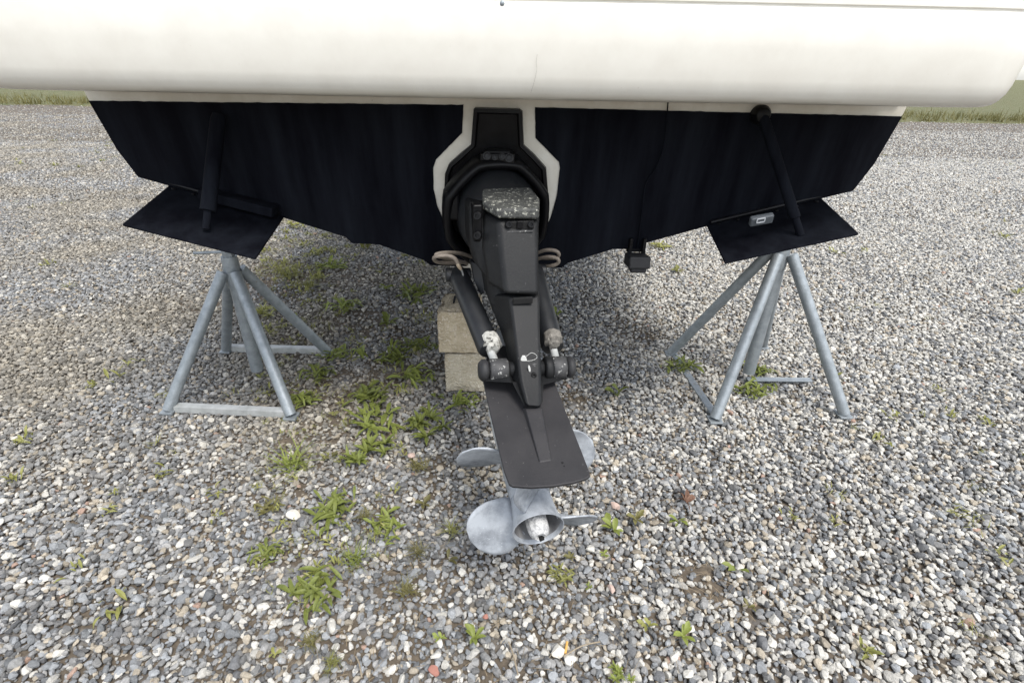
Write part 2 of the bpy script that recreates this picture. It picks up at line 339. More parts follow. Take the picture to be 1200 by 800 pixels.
build_verge()
STONES = []
def build_gravel():
    mt = stone_material()
    sc = bpy.data.collections.new('stone_shapes')
    for i in range(16):
        me = stone_mesh(i + 1, 0.62 if i % 3 else 0.8); me.materials.append(mt); STONES.append(me)
        o = bpy.data.objects.new('stone', me); sc.objects.link(o)
    def layer(x0, x1, y0, y1, sp, jit, keep=1.0):
        nx = int((x1 - x0) / sp); ny = int((y1 - y0) / (sp * 0.87))
        gx, gy = np.meshgrid(np.arange(nx), np.arange(ny)); gx = gx + 0.5 * (gy % 2)
        X = x0 + gx.ravel() * sp; Y = y0 + gy.ravel() * sp * 0.87
        X = X + rng.uniform(-jit, jit, X.size) * sp; Y = Y + rng.uniform(-jit, jit, Y.size) * sp
        k = rng.random(X.size) < keep
        return X[k], Y[k]
    def wedge(X, Y, pad=0.25):
        return np.abs(X) < 1.02 * (Y * 0.883 + 1.45 * 0.469) + pad
    Xs, Ys, Ss, Zs = [], [], [], []
    def add(x0, x1, y0, y1, sp, size, zoff, keep=1.0, sig=0.26, lo=0.009, hi=0.036):
        X, Y = layer(x0, x1, y0, y1, sp, 0.55, keep); k = wedge(X, Y); X, Y = X[k], Y[k]
        keepp = np.ones(X.size)
        for c, r_, kk in BAREP:
            d = np.hypot(X - c.x, Y - c.y) / r_
            d = d * (1 + 0.35 * np.sin(X * 31 + 1.3) * np.sin(Y * 27 + .4))
            keepp = np.where(d < 1, np.minimum(keepp, kk + (1 - kk) * np.clip((d - .6) / .4, 0, 1)), keepp)
        keepp = keepp * np.clip((23.5 - Y) / 9.0, 0, 1) ** 0.7
        k = rng.random(X.size) < keepp; X, Y = X[k], Y[k]
        S = np.clip(size * np.exp(rng.normal(0, sig, X.size)), lo, hi)
        Xs.append(X); Ys.append(Y); Ss.append(S); Zs.append(np.full(X.size, zoff) + rng.uniform(-.003, .003, X.size) + 0.12 * S)
    add(-3.9, 3.9, 0.35, 3.0, 0.0140, 0.0135, -0.006, 0.5)
    add(-3.9, 3.9, 0.35, 3.0, 0.0182, 0.0185, 0.000)
    add(-3.9, 3.9, 0.35, 3.0, 0.036, 0.0222, 0.006, 0.8)
    add(-7.5, 7.5, 3.0, 6.0, 0.0205, 0.0195, -0.003)
    add(-7.5, 7.5, 3.0, 6.0, 0.030, 0.0215, 0.003, 0.8)
    add(-12, 12, 6.0, 11.0, 0.029, 0.0245, -0.002)
    add(-18, 18, 11.0, 17.0, 0.056, 0.032, -0.004, 0.9)
    add(-24, 24, 17.0, 23.0, 0.10, 0.036, -0.004, 0.8)
    X = np.concatenate(Xs); Y = np.concatenate(Ys); S = np.concatenate(Ss); Z = np.concatenate(Zs)
    N = X.size
    gz = np.array([ground_z(a, b_) if abs(a) <= 11 else 0.0 for a, b_ in zip(X, Y)])
    P = np.stack([X, Y, gz - 0.004 + Z], 1)
    rot = np.stack([rng.normal(0, .33, N), rng.normal(0, .33, N), rng.uniform(0, 6.283, N)], 1)
    scl = (S / 2)[:, None] * rng.uniform(0.82, 1.18, (N, 3)) * 1.08
    # stone colours: blue-grey limestone, pale and white stones, tan, a few rusty; paler towards the right of the yard
    pale = 0.15 + 0.26 * np.clip((X - 0.05) / 0.9, 0, 1) + 0.16 * np.clip((Y - 1.7) / 1.5, 0, 1) * np.clip((X - .2) / .5, 0, 1)
    clump = np.array([mnoise.noise(Vector((a * 1.6, b_ * 1.6, 0.7))) for a, b_ in zip(X, Y)])
    pale = np.clip(pale + 0.18 * clump, 0.06, 0.7)
    u = rng.random(N); val = rng.random(N)
    base = np.zeros((N, 3))
    g = 0.13 + 0.24 * val; base[:] = np.stack([g * 1.0, g * 1.0, g * 1.0], 1)
    cool = rng.random(N) < 0.45; base[cool] *= np.array([0.95, 0.995, 1.05])
    a_ = u < pale; g = 0.38 + 0.24 * val; base[a_] = np.stack([g, g * 0.975, g * 0.91], 1)[a_]
    a_ = (u >= pale) & (u < pale + 0.10); g = 0.26 + 0.18 * val; base[a_] = np.stack([g * 1.08, g * 0.96, g * 0.78], 1)[a_]
    a_ = u > 0.94; g = 0.09 + 0.09 * val; base[a_] = np.stack([g * 0.98, g, g * 1.05], 1)[a_]
    a_ = (u > 0.885) & (u < 0.889); base[a_] = np.array([0.36, 0.25, 0.20])
    # brown dust lies on the stones in the weedy left part of the yard
    dust = np.clip(0.62 - 0.75 * (X + 0.25), 0, 1) * np.clip((Y - 1.25) / 0.8, 0, 1) * np.clip(0.55 + 1.2 * clump, 0.1, 1) * 0.75
    base = base * (1 - dust[:, None]) + (base.mean(1, keepdims=True) * 0.55 + 0.075) * np.array([1.08, 0.98, 0.80]) * dust[:, None]
    # tan washed stones beside the propeller
    c = pz(572, 552); a_ = (np.hypot(X - c.x, Y - c.y) < 0.12) & (rng.random(N) < 0.5); g = 0.34 + 0.2 * val
    base[a_] = np.stack([g * 1.08, g * 0.95, g * 0.74], 1)[a_]
    base = base * np.array([1.012, 1.0, 0.972])
    me = bpy.data.meshes.new('gravel'); me.vertices.add(N); me.vertices.foreach_set('co', P.astype(np.float32).ravel())
    for nm, ty, arr, key in (('rot', 'FLOAT_VECTOR', rot, 'vector'), ('scl', 'FLOAT_VECTOR', scl, 'vector')):
        at = me.attributes.new(nm, ty, 'POINT'); at.data.foreach_set(key, arr.astype(np.float32).ravel())
    at = me.attributes.new('tint', 'FLOAT_COLOR', 'POINT'); at.data.foreach_set('color', np.concatenate([base, np.ones((N, 1))], 1).astype(np.float32).ravel())
    at = me.attributes.new('idx', 'INT', 'POINT'); at.data.foreach_set('value', rng.integers(0, 16, N).astype(np.int32))
    o = bpy.data.objects.new('gravel', me); COL.objects.link(o)
    tag(o, 'loose grey, white and tan crushed stone covering the yard', 'gravel', kind='stuff')
    ng = bpy.data.node_groups.new('scatter_stones', 'GeometryNodeTree')
    ng.interface.new_socket('Geometry', in_out='INPUT', socket_type='NodeSocketGeometry')
    ng.interface.new_socket('Geometry', in_out='OUTPUT', socket_type='NodeSocketGeometry')
    gi = ng.nodes.new('NodeGroupInput'); go = ng.nodes.new('NodeGroupOutput'); ip = ng.nodes.new('GeometryNodeInstanceOnPoints')
    ci = ng.nodes.new('GeometryNodeCollectionInfo'); ci.inputs['Collection'].default_value = sc; ci.inputs['Separate Children'].default_value = True; ci.inputs['Reset Children'].default_value = True
    def na(nm, ty):
        n = ng.nodes.new('GeometryNodeInputNamedAttribute'); n.data_type = ty; n.inputs['Name'].default_value = nm; return n.outputs['Attribute']
    L = ng.links
    L.new(gi.outputs[0], ip.inputs['Points']); L.new(ci.outputs[0], ip.inputs['Instance']); ip.inputs['Pick Instance'].default_value = True
    L.new(na('idx', 'INT'), ip.inputs['Instance Index']); L.new(na('rot', 'FLOAT_VECTOR'), ip.inputs['Rotation']); L.new(na('scl', 'FLOAT_VECTOR'), ip.inputs['Scale'])
    L.new(ip.outputs[0], go.inputs[0])
    md = o.modifiers.new('scatter', 'NODES'); md.node_group = ng
    print('gravel stones', N)
build_gravel()

# ================================================================== BOAT
BX = -0.07                       # centreline of the boat
RAKE = math.tan(R(8))
def ty(z): return 1.95 - (z - 0.731) * RAKE
def on_transom(x, y, off=0.0):
    d = ray(x, y); a = 1.95 + 0.731 * RAKE - off
    t = (a - RAKE * CAMP.z - CAMP.y) / (d.y + RAKE * d.z)
    return CAMP + d * t
boat = thing('motorboat', (BX, 1.95, 0), 'large white motorboat with black painted bottom, seen from the stern', 'boat')

# half section of the bottom at the transom: (offset from centreline, height)
SEC = [(0, .700), (.165, .752), (.262, .754), (.285, .775), (.455, .838), (.560, .842), (.578, .866), (.80, .940), (1.29, 1.083)]
SIDE = [(1.325, 1.18), (1.35, 1.335)]
TOPS = [(1.352, 1.338), (1.37, 1.62), (1.38, 1.90)]
STN = [(0, 1, 0), (.12, 1, 0), (2.0, 1.0, .0), (4.0, .93, .02), (5.5, .72, .10), (6.7, .38, .30), (7.4, .03, .62)]
def hull_loops(prof, z0=.731):
    out = []
    for k, (d, wf, lift) in enumerate(STN):
        half = [(x * wf, z + lift * max(0, (1.7 - z)) ) for x, z in prof]
        out.append((d, half))
    return out
def strip_mesh(prof, dy0=0.0):
    loops = []
    for d, half in hull_loops(prof):
        L_ = [Vector((BX - x, ty(z) + d + (dy0 if d == 0 else 0), z)) for x, z in reversed(half)]
        R_ = [Vector((BX + x, ty(z) + d + (dy0 if d == 0 else 0), z)) for x, z in half]
        if half[0][0] == 0: R_ = R_[1:]
        loops.append((L_, R_))
    if prof[0][0] == 0: return loft([a + b for a, b in loops], cap=False, closed=False)
    return join(loft([a for a, b in loops], False, False), loft([b for a, b in loops], False, False))
mk('bottom', *strip_mesh(SEC + SIDE), M['antifoul'], boat, sharp=20, label='black painted hull bottom')
mk('topsides', *strip_mesh(TOPS), M['gelcoat'], boat, label='white topsides')
# transom: white gelcoat panel, black bottom paint over it on both sides of the drive cut-out
half = SEC + SIDE + TOPS
outl = [Vector((BX + x, ty(z), z)) for x, z in half] + [Vector((BX - x, ty(z), z)) for x, z in reversed(half) if x > 0]
mk('transom', *prism(outl, (0, .02, 0)), M['gelcoat_strip'], boat, label='white gelcoat transom around the drive')
def wobble(pts, amp, step=0.012):
    out = []
    for a, b_ in zip(pts[:-1], pts[1:]):
        n = max(1, int((b_ - a).length / step))
        for i in range(n):
            p = a.lerp(b_, i / n); q = Vector((p.x * 60, p.z * 60, 5))
            out.append(p + Vector((mnoise.noise(q), 0, mnoise.noise(q + Vector((9, 4, 1))))) * amp)
    out.append(pts[-1]); return out
OFF = 0.004
def sec_side(s):
    return [Vector((BX + s * x, ty(z) - OFF, z)) for x, z in SEC + SIDE]
kl = [on_transom(*p, OFF) for p in [(543, 123), (541.5, 156), (511, 187), (507.5, 197), (508, 222), (512.5, 242), (519, 257), (526, 267), (536, 281), (543, 298), (547, 312)]]
kr = [on_transom(*p, OFF) for p in [(627, 126), (627.5, 162), (655, 190), (656, 197), (652.5, 230), (645, 256), (638, 269), (630, 284), (622, 300), (617, 314)]]
for side, kk in ((-1, kl), (1, kr)):
    ed = wobble(kk, 0.0012)
    s = sec_side(side)
    s = [p for p in s if abs(p.x - BX) > 0.13]                       # outer bottom line
    ztop = [Vector((BX + side * 1.35, ty(1.333) - OFF, 1.333)), Vector((kk[0].x, kk[0].y, kk[0].z))]
    top = wobble(ztop, 0.0016, 0.02)
    poly = ed + s[:-1] + top[:-1]
    pts2 = [Vector((p.x, ty(p.z) - OFF, p.z)) for p in poly]
    mk('transom_paint', *prism(pts2, (0, .0035, 0)), M['antifoul'], boat, smooth=False, label='black bottom paint on the transom, streaked')

# swim platform: rounded fascia swept along the beam with rounded corners
def build_platform():
    prof = [(0.42, 1.392), (0.062, 1.377), (0.045, 1.379), (0.030, 1.385), (0.018, 1.396), (0.009, 1.412), (0.003, 1.434), (0.0, 1.465), (-0.004, 1.50), (-0.004, 1.572), (0.000, 1.592), (0.004, 1.595), (0.004, 1.598),
            (0.000, 1.601), (0.000, 1.64), (0.010, 1.660), (0.030, 1.668), (0.42, 1.675)]
    hw, yb, rc = 1.45, 1.50, 0.16
    path = []                                                       # (position, inward normal)
    for i in range(9):
        a = R(180 + 90 * i / 8)
        path.append((Vector((BX - hw + rc + math.cos(a) * rc, yb + rc + math.sin(a) * rc, 0)), Vector((-math.cos(a), -math.sin(a), 0))))
    for x in np.linspace(-hw + rc + .06, hw - rc - .06, 22):
        path.append((Vector((BX + x, yb - 0.03 * (1 - (x / hw) ** 2) + 0.0, 0)), Vector((0, 1, 0))))
    for i in range(9):
        a = R(270 + 90 * i / 8)
        path.append((Vector((BX + hw - rc + math.cos(a) * rc, yb + rc + math.sin(a) * rc, 0)), Vector((-math.cos(a), -math.sin(a), 0))))
    loops = [[p + n * (min(d, .16) if abs(n.y) < .99 else d) + Vector((0, 0, z)) for d, z in prof] for p, n in path]
    V, Fc = loft(loops, cap=True, closed=True)
    return V, Fc
mk('swim_platform', *build_platform(), M['gelcoat'], boat, sharp=50, label='white moulded swim platform with rounded edge')
# small screw and a nick on the platform face
p = py_(588.5, 4, 1.466); mk('screw', *lathe(p + Vector((0, .006, 0)), (0, -1, 0), [(0, .006), (.004, .006), (.006, .003)], 12), M['galv'], boat)
for cr in ([(629.5, 64), (628.5, 74), (629, 82), (626, 96), (622, 109)],):
    mk('hairline_crack', *tube(curve_pts([py_(x, y, 1.4665 + (0.00 if abs(x - 600) < 60 else .006) + max(0, (y - 84) * .0004)) for x, y in cr], 4), .00028, 6), M['hose'], boat)
# rub moulding under the platform: thin white lip where hull meets platform
V, Fc = box((BX, ty(1.372) + .012, 1.3845), 2.66, .05, .02); mk('moulding', V, Fc, M['gelcoat_strip'], boat, bevel=.003)

# gimbal housing in the cut-out (black casting): rim, recessed channel
kin = [(555, 128), (557, 125.5), (609, 127), (612.5, 130), (614, 169), (627, 181), (640, 196), (642.5, 228), (639, 262), (632, 283), (618, 303), (575, 306), (552, 300), (534, 282), (525, 264), (521, 228), (522, 202), (526.5, 191), (541, 178), (552, 169)]
def inset(poly, k):
    c = sum(poly, Vector()) / len(poly); out = []
    n = len(poly)
    for i in range(n):
        a, b_, d = poly[i - 1], poly[i], poly[(i + 1) % n]
        t = (d - a).normalized(); nn = Vector((-t.z, 0, t.x))
        if nn.dot(c - b_) < 0 and abs(nn.dot(c - b_)) > .02: nn = -nn
        out.append(b_ + nn * k)
    return out
g0 = [on_transom(*p) for p in kin]
# orientation-safe inset
def area(poly): return sum(a.x * b_.z - b_.x * a.z for a, b_ in zip(poly, poly[1:] + poly[:1])) / 2
sg = 1 if area(g0) > 0 else -1
def inset2(poly, k):
    n = len(poly); out = []
    for i in range(n):
        t = (poly[(i + 1) % n] - poly[i - 1]); t = Vector((t.x, 0, t.z)).normalized(); out.append(poly[i] + Vector((-t.z, 0, t.x)) * sg * k)
    return out
aft = Vector((0, -1, 0))
lp = [g0, [p + aft * .030 for p in inset2(g0, .002)], [p + aft * .032 for p in inset2(g0, .014)], [p + aft * .006 for p in inset2(g0, .020)]]
V, Fc = loft(lp, cap=False); n = len(g0); Fc.append(tuple(range(3 * n, 4 * n)))
mk('gimbal_housing', V, Fc, M['black_cast'], boat, sharp=30, label='black cast gimbal housing set in the transom')
# upper swivel casting with bolt heads
sc_c = py_(583, 184, 1.80)
mk('swivel_casting', *join(box(sc_c + Vector((0, .03, -.004)), .115, .09, .035), box(sc_c + Vector((-.0, .02, .016)), .085, .07, .012)), M['black_cast'], boat, bevel=.006)
for dx, dz, r_ in ((-.034, .004, .013), (-.008, .0, .010), (.016, .003, .011), (.04, -.001, .014)):
    c = sc_c + Vector((dx, -.016, dz)); mk('bolt', *lathe(c, (0, -1, .35), [(0, r_), (.008, r_), (.009, r_ * .75), (.003, r_ * .6)], 14), M['rubber'], boat)

# trim tabs with actuators
def trim_tab(side, pin, pout_aft, pin_aft):
    a = on_transom(*pin); zt = a.z
    ain = py_(*pin_aft, 1.60)
    s = side; wid = .40
    dz = .07
    b_ = Vector((a.x + s * wid, a.y + .0, a.z + wid * .26)); bi = Vector((ain.x + s * wid, ain.y, ain.z + wid * .26))
    lipc = [a, b_, bi, ain]
    nrm = Vector((0, 0, -.008))
    o = mk('trim_tab', *prism(lipc, nrm), M['antifoul'], boat, bevel=.002, label='black painted trim tab plate')
    # downturned inner edge and hinge
    mk('hinge', *tube([a + Vector((s * .01, -.012, .008)), b_ + Vector((-s * .01, -.012, .008))], .008, 10), M['black_cast'], o)
    for i in range(6):
        q = a.lerp(b_, .08 + .168 * i) + Vector((0, -.035, .001))
        mk('screw', *lathe(q, (0, 0, 1), [(-.002, .006), (.002, .006), (.004, .003)], 10), M['black_cast'], o)
    return o, a, b_, bi, ain
tr, a, b_, bi, ain = trim_tab(1, (828, 262), None, (850, 307))
mid = (bi + ain) / 2 + Vector((.06, .07, .02)); topm = on_transom(889, 134) + Vector((0, -.03, 0))
mk('actuator', *lathe(mid, topm - mid, [(0, .012), (.06, .012), (.062, .017), ((topm - mid).length - .02, .017), ((topm - mid).length, .015)], 16), M['antifoul'], tr)
tm = on_transom(889, 134); mk('actuator_mount', *lathe(tm + Vector((0, .004, 0)), (0, -1, 0), [(0, .030), (.03, .030), (.045, .022), (.05, .008)], 18), M['black_cast'], tr)
lb = py_(889, 258, 1.70)
rot = Matrix.Rotation(R(-12), 3, 'Y') @ Matrix.Rotation(R(25), 3, 'X')
mk('actuator_bracket', *box(lb + Vector((.012, .008, 0)), .075, .02, .036, rot), M['tag'], tr, bevel=.006)
t0 = lb + Vector((.004, -.008, .001))
mk('bracket_plate', *join(box(t0 + rot @ Vector((0, 0, .008)), .026, .003, .003, rot), box(t0 + rot @ Vector((0, 0, -.008)), .026, .003, .003, rot), box(t0 + rot @ Vector((-.0125, 0, 0)), .003, .003, .0125, rot), box(t0 + rot @ Vector((.0125, 0, 0)), .003, .003, .0125, rot)), M['tag_print'], tr)
tl, a, b_, bi, ain = trim_tab(-1, (333, 252), None, (299, 302))
mid = (bi + ain) / 2 + Vector((.02, .07, .02)); topm = on_transom(262, 134) + Vector((0, -.03, 0))
mk('actuator', *lathe(mid, topm - mid, [(0, .012), (.06, .012), (.062, .024), ((topm - mid).length - .02, .024), ((topm - mid).length, .020)], 16), M['antifoul'], tl)
pb = on_transom(318, 236)
mk('mounting_box', *box(pb + Vector((-.10, -.035, .005)), .26, .07, .035, Matrix.Rotation(R(14), 3, 'Y')), M['antifoul'], tl, bevel=.004)

# transducer with bracket and cable
tp = py_(746, 303, 1.90)
td = mk('transducer', *join(box(tp + Vector((0, -.012, -.004)), .082, .10, .048, Matrix.Rotation(R(-8), 3, 'X')), box(tp + Vector((0, -.035, -.03)), .062, .04, .02)), M['rubber'], boat, bevel=.008, seg=3, label='black sonar transducer under the transom edge')
mk('bracket', *join(box(tp + Vector((-.026, .022, .045)), .012, .03, .06), box(tp + Vector((.026, .022, .045)), .012, .03, .06), box(tp + Vector((0, .036, .05)), .07, .008, .07)), M['black_cast'], td, bevel=.002)
cb = curve_pts([on_transom(x, y, .010) for x, y in ((783, 117), (782, 130), (779, 165), (770, 195), (757, 215), (753, 245), (750, 268), (747, 290))], 5)
mk('cable', *tube(cb, .0022, 8), M['antifoul'], td)

# ================================================================== STERN DRIVE
PSI, LEAN, OX, OY, OZ, TILT = R(12), 0.05, 0.104, 0.983, 0.53, R(10)
HF = Vector((-math.sin(PSI), math.cos(PSI), 0)); HV = Vector((math.cos(PSI), math.sin(PSI), 0))
OB = Vector((OX, OY, OZ))
def D(h, v, z): return Vector((OX, OY, 0)) + HF * h + HV * v + Vector((LEAN * (z - .55), 0, z))
def ph(x, y, h):
    d = ray(x, y); t = ((Vector((OX, OY, 0)) - CAMP).dot(HF) + h) / d.dot(HF); return CAMP + d * t
TF = HF * math.cos(TILT) + Vector((0, 0, math.sin(TILT))); TW = HV.cross(TF); TA = -TF
def T(f, v, w): return OB + TF * f + HV * v + TW * w          # f forward, v right, w up from the plate's tail
def pp(x, y, w=0.0):
    d = ray(x, y); o = OB + TW * w; return CAMP + d * ((o - CAMP).dot(TW) / d.dot(TW))
drive = thing('stern_drive', (OX - .05, 1.25, 0), 'worn black stern drive with twin grey propellers hanging below the boat', 'stern drive')

# bell housing (round, behind) and gimbal ring
bc = D(.86, -.005, .985)
loops = []
for k, (s, r_) in enumerate([(-.16, .168), (-.06, .168), (-.03, .163), (0.0, .160), (.03, .156), (.06, .149), (.09, .136), (.12, .114), (.14, .088), (.15, .04)]):
    loops.append([bc + TA * s + (HV * math.cos(a) * 0.92 + TW * math.sin(a)) * r_ for a in [2 * math.pi * i / 40 for i in range(40)]])
mk('bell_housing', *loft(loops), M['cyl_paint'], drive, sharp=40)
def octo(c, rx, rz, d, n=48):
    out = []
    for i in range(n):
        a = 2 * math.pi * i / n; ca, sa = math.cos(a), math.sin(a)
        k = 1 / max(abs(ca), abs(sa), (abs(ca) + abs(sa)) / 1.40)      # rounded octagon
        k = 0.55 * k + 0.45 * 1.04
        out.append(c + TA * d + HV * ca * rx * k + TW * sa * rz * k)
    return out
rc = D(.90, -.008, .985)
V, Fc = loft([octo(rc, .188, .204, -.03), octo(rc, .189, .205, .030), octo(rc, .186, .202, .045), octo(rc, .178, .194, .055), octo(rc, .168, .184, .055), octo(rc, .160, .175, .045), octo(rc, .158, .172, -.03)], cap=False)
mk('gimbal_ring', V, Fc, M['black_cast'], drive, sharp=60, label='black rounded gimbal ring')
mk('ring_lug', *box(ph(531, 240, .87), .05, .06, .10), M['black_cast'], drive, bevel=.01)
# folds of the bellows low between ring and drive
bl = []
for k in range(9):
    bl.append((k * .018, .085 + (.014 if k % 2 else 0)))
mk('bellows', *lathe(D(.92, 0, .86), -TF, bl, 28), M['rubber'], drive, sharp=60)

# upper gear housing
def hv(px, py, h):
    p = ph(px, py, h); q = p - Vector((OX, OY, 0)); z = p.z
    return (q.dot(HV) - LEAN * (z - .55) * math.cos(PSI), z)
lv = []
for px, py, h in ((549, 239, .70), (548.5, 246, .69), (549, 265, .66), (550, 286, .645), (556, 307, .625), (568, 323, .60), (572, 346, .575), (573, 356, .565)):
    v, z = hv(px, py, h); lv.append((v, z, h))
loops = []
for v, z, h in lv:
    v = abs(v)
    loops.append([D(h - .05, -v * .72, z), D(h - .05, v * .55, z), D(h + .02, v * .70, z), D(h + .10, v * .86, z), D(h + .24, v * .8, z), D(h + .24, -v * .8, z), D(h + .10, -v, z), D(h - .02, -v, z)])
mk('gear_housing', *loft(loops), M['drive_paint'], drive, bevel=.022, seg=4, sharp=50)
# rear cover
P_ = lambda px, py, h: ph(px, py, h)
top = [P_(583, 245, .55), P_(632, 244, .555), P_(632.5, 231, .64), P_(622, 219, .74), P_(565, 220.5, .74), P_(566.5, 235, .62)]
rim = [P_(583.5, 257, .548), P_(631.5, 258, .553), top[2] + Vector((.001, 0, -.04)), top[3] + Vector((0, 0, -.05)), top[4] + Vector((0, 0, -.05)), P_(564.5, 245, .622)]
rim2 = [p.copy() for p in rim]; rim2[0] = P_(584.5, 259, .556); rim2[1] = P_(630.5, 260, .561); rim2[5] = P_(566, 248, .628)
mid_ = [P_(588, 302, .50), P_(631.8, 303, .505), D(.60, .068, .90), D(.74, .075, .92), D(.74, -.075, .92), P_(565, 290, .58)]
bot = [P_(593, 345.5, .447), P_(632.5, 346, .452), D(.53, .058, .82), D(.70, .06, .83), D(.70, -.06, .83), P_(572, 333, .53)]
ct = mk('top_cap', *loft([top, rim]), M['worn_top'], drive, bevel=.010, seg=4, sharp=50, label='top cap with paint worn through to pale metal')
rc_ = mk('rear_cover', *loft([rim2, mid_, bot]), M['drive_paint'], drive, bevel=.015, seg=4, sharp=50, label='charcoal rear cover')
def face_bolt(px, py, h, r_, parent, d=None, m_=None, name='bolt'):
    c = ph(px, py, h); d = d or (-HF + Vector((0, 0, .25)))
    return mk(name, *lathe(c, d, [(-.012, r_), (.004, r_), (.006, r_ * .85), (.006, r_ * .5), (.001, r_ * .45)], 18), m_ or M['black_cast'], parent)
# bolt recess under the cap: pale bead, two bolts, square boss
c = ph(609, 264, .553); rt = Matrix.Rotation(PSI, 3, 'Z')
mk('recess', *box(c + Vector((0, -.001, .0)), .088, .012, .026, rt), M['hole_shade'], rc_, bevel=.004)
mk('recess_lip', *box(c + Vector((0.001, -.009, -.0165)), .080, .008, .006, rt), M['boss_grit'], rc_, bevel=.002)
for px in (596, 622): face_bolt(px, 263, .545, .0105, rc_)
mk('boss', *box(ph(609, 263, .545), .018, .010, .022, rt), M['black_cast'], rc_, bevel=.002)
# side flange with two bolts
f0 = ph(560, 262, .605)
mk('side_flange', *box(f0 + HF * .02, .030, .045, .115, rt), M['black_cast'], drive, bevel=.006)
for py in (253, 276): face_bolt(559.5, py, .582, .0125, drive, d=-HF - HV * .35 + Vector((0, 0, .2)))

# drive shaft housing sweeping aft down to the plate
rows = [((597, 346, .475), (632.5, 346, .478), (571.5, 345, .565)), ((599, 357, .452), (632.8, 357, .455), (574, 356, .555)), ((602, 385, .40), (633, 385, .403), (585.5, 385, .50)),
        ((606, 415, .345), (633.5, 415, .348), (596, 415, .425)), ((610, 446, .28), (634, 446, .283), (600, 446, .335)), ((614, 462, .245), (634, 463, .248), (609, 461, .285)), ((617.5, 476, .215), (634, 478, .217), (614.5, 474, .24))]
loops = []
for a, b_, c in rows:
    A, B, C_ = ph(*a), ph(*b_), ph(*c)
    Rr = B + HF * (c[2] - a[2]) + HV * .016
    up = Vector((0, 0, .0))
    loops.append([A, B, Rr, Rr + HF * .20 + HV * -.01 + Vector((0, 0, -.01)), C_ + HF * .20 + HV * .02 + Vector((0, 0, -.01)), C_])
mk('driveshaft_housing', *loft(loops), M['drive_paint'], drive, bevel=.012, seg=4, sharp=50)
c = (ph(612.5, 352, .452))
mk('vent_slot', *box(c + Vector((0, .0, .0)), .062, .012, .020, rt), M['hole_shade'], drive, bevel=.003)
face_bolt(625.5, 439.5, .296, .0085, drive, m_=M['hole_shade'], name='grease_hole')
# scratched ring of chipped paint
c0 = ph(617, 419, .335); pts = []
for i in range(14):
    a = 2 * math.pi * i / 13; pts.append(ph(622 + 7 * math.cos(a) + 1.5 * math.sin(2 * a), 418 + 4.5 * math.sin(a) - 1.5 * math.cos(a), .329))
mk('paint_chip', *tube(pts, .0006, 6), M['chip_white'], drive)
bm_pts = [ph(614 + 3.2 * math.cos(a) * (1 + .3 * math.sin(3 * a)), 420 + 4 * math.sin(a) * (1 + .3 * math.cos(2 * a)), .329) for a in [2 * math.pi * i / 12 for i in range(12)]]
mk('paint_chip', *prism(bm_pts, HF * .004), M['chip_white'], drive)
bm_pts = [ph(620.5 + 1.4 * math.cos(a), 432 + 3.4 * math.sin(a) + 1.2 * math.cos(a), .302) for a in [2 * math.pi * i / 10 for i in range(10)]]
mk('paint_chip', *prism(bm_pts, HF * .004), M['chip_white'], drive)

# bosses and pins that carry the trim cylinders
HP = .365
bl_out, bl_in, br_in, br_out = ph(561, 434, HP), ph(600, 433, HP), ph(634, 432, HP), ph(672.5, 430, HP)
axis = (br_out - bl_out).normalized(); Lr = (br_out - bl_out).length
def ax(px, py): return (ph(px, py, HP) - bl_out).dot(axis)
def rad_seg(s0, s1, r_, mt, name='pin_boss', parent=None, rnd=.004):
    return mk(name, *lathe(bl_out + axis * s0, axis, [(0, r_ - rnd), (rnd, r_), (s1 - s0 - rnd, r_), (s1 - s0, r_ - rnd)], 26), mt, parent or drive, sharp=50)
rad_seg(0, .030, .034, M['rubber'], 'pin_cap', rnd=.010)
rad_seg(.032, .088, .0345, M['boss_grit'], 'cylinder_eye')
rad_seg(.089, Lr - .098, .024, M['drive_paint'], 'pin_tube')
rad_seg(Lr - .097, Lr - .074, .036, M['drive_paint'], 'cylinder_collar')
rad_seg(Lr - .073, Lr - .030, .0355, M['boss_grit'], 'cylinder_eye')
rad_seg(Lr - .028, Lr, .034, M['rubber'], 'pin_cap', rnd=.010)
# web below the bosses
wl, wr = ph(566, 447, .335), ph(666, 444, .335)
web = [wl, ph(600, 449, .30), ph(615, 477, .228), ph(634, 479.5, .228), ph(638, 451, .30), wr]
mk('lower_web', *prism(web, HF * .10 + Vector((0, 0, .012))), M['drive_paint'], drive, bevel=.005)

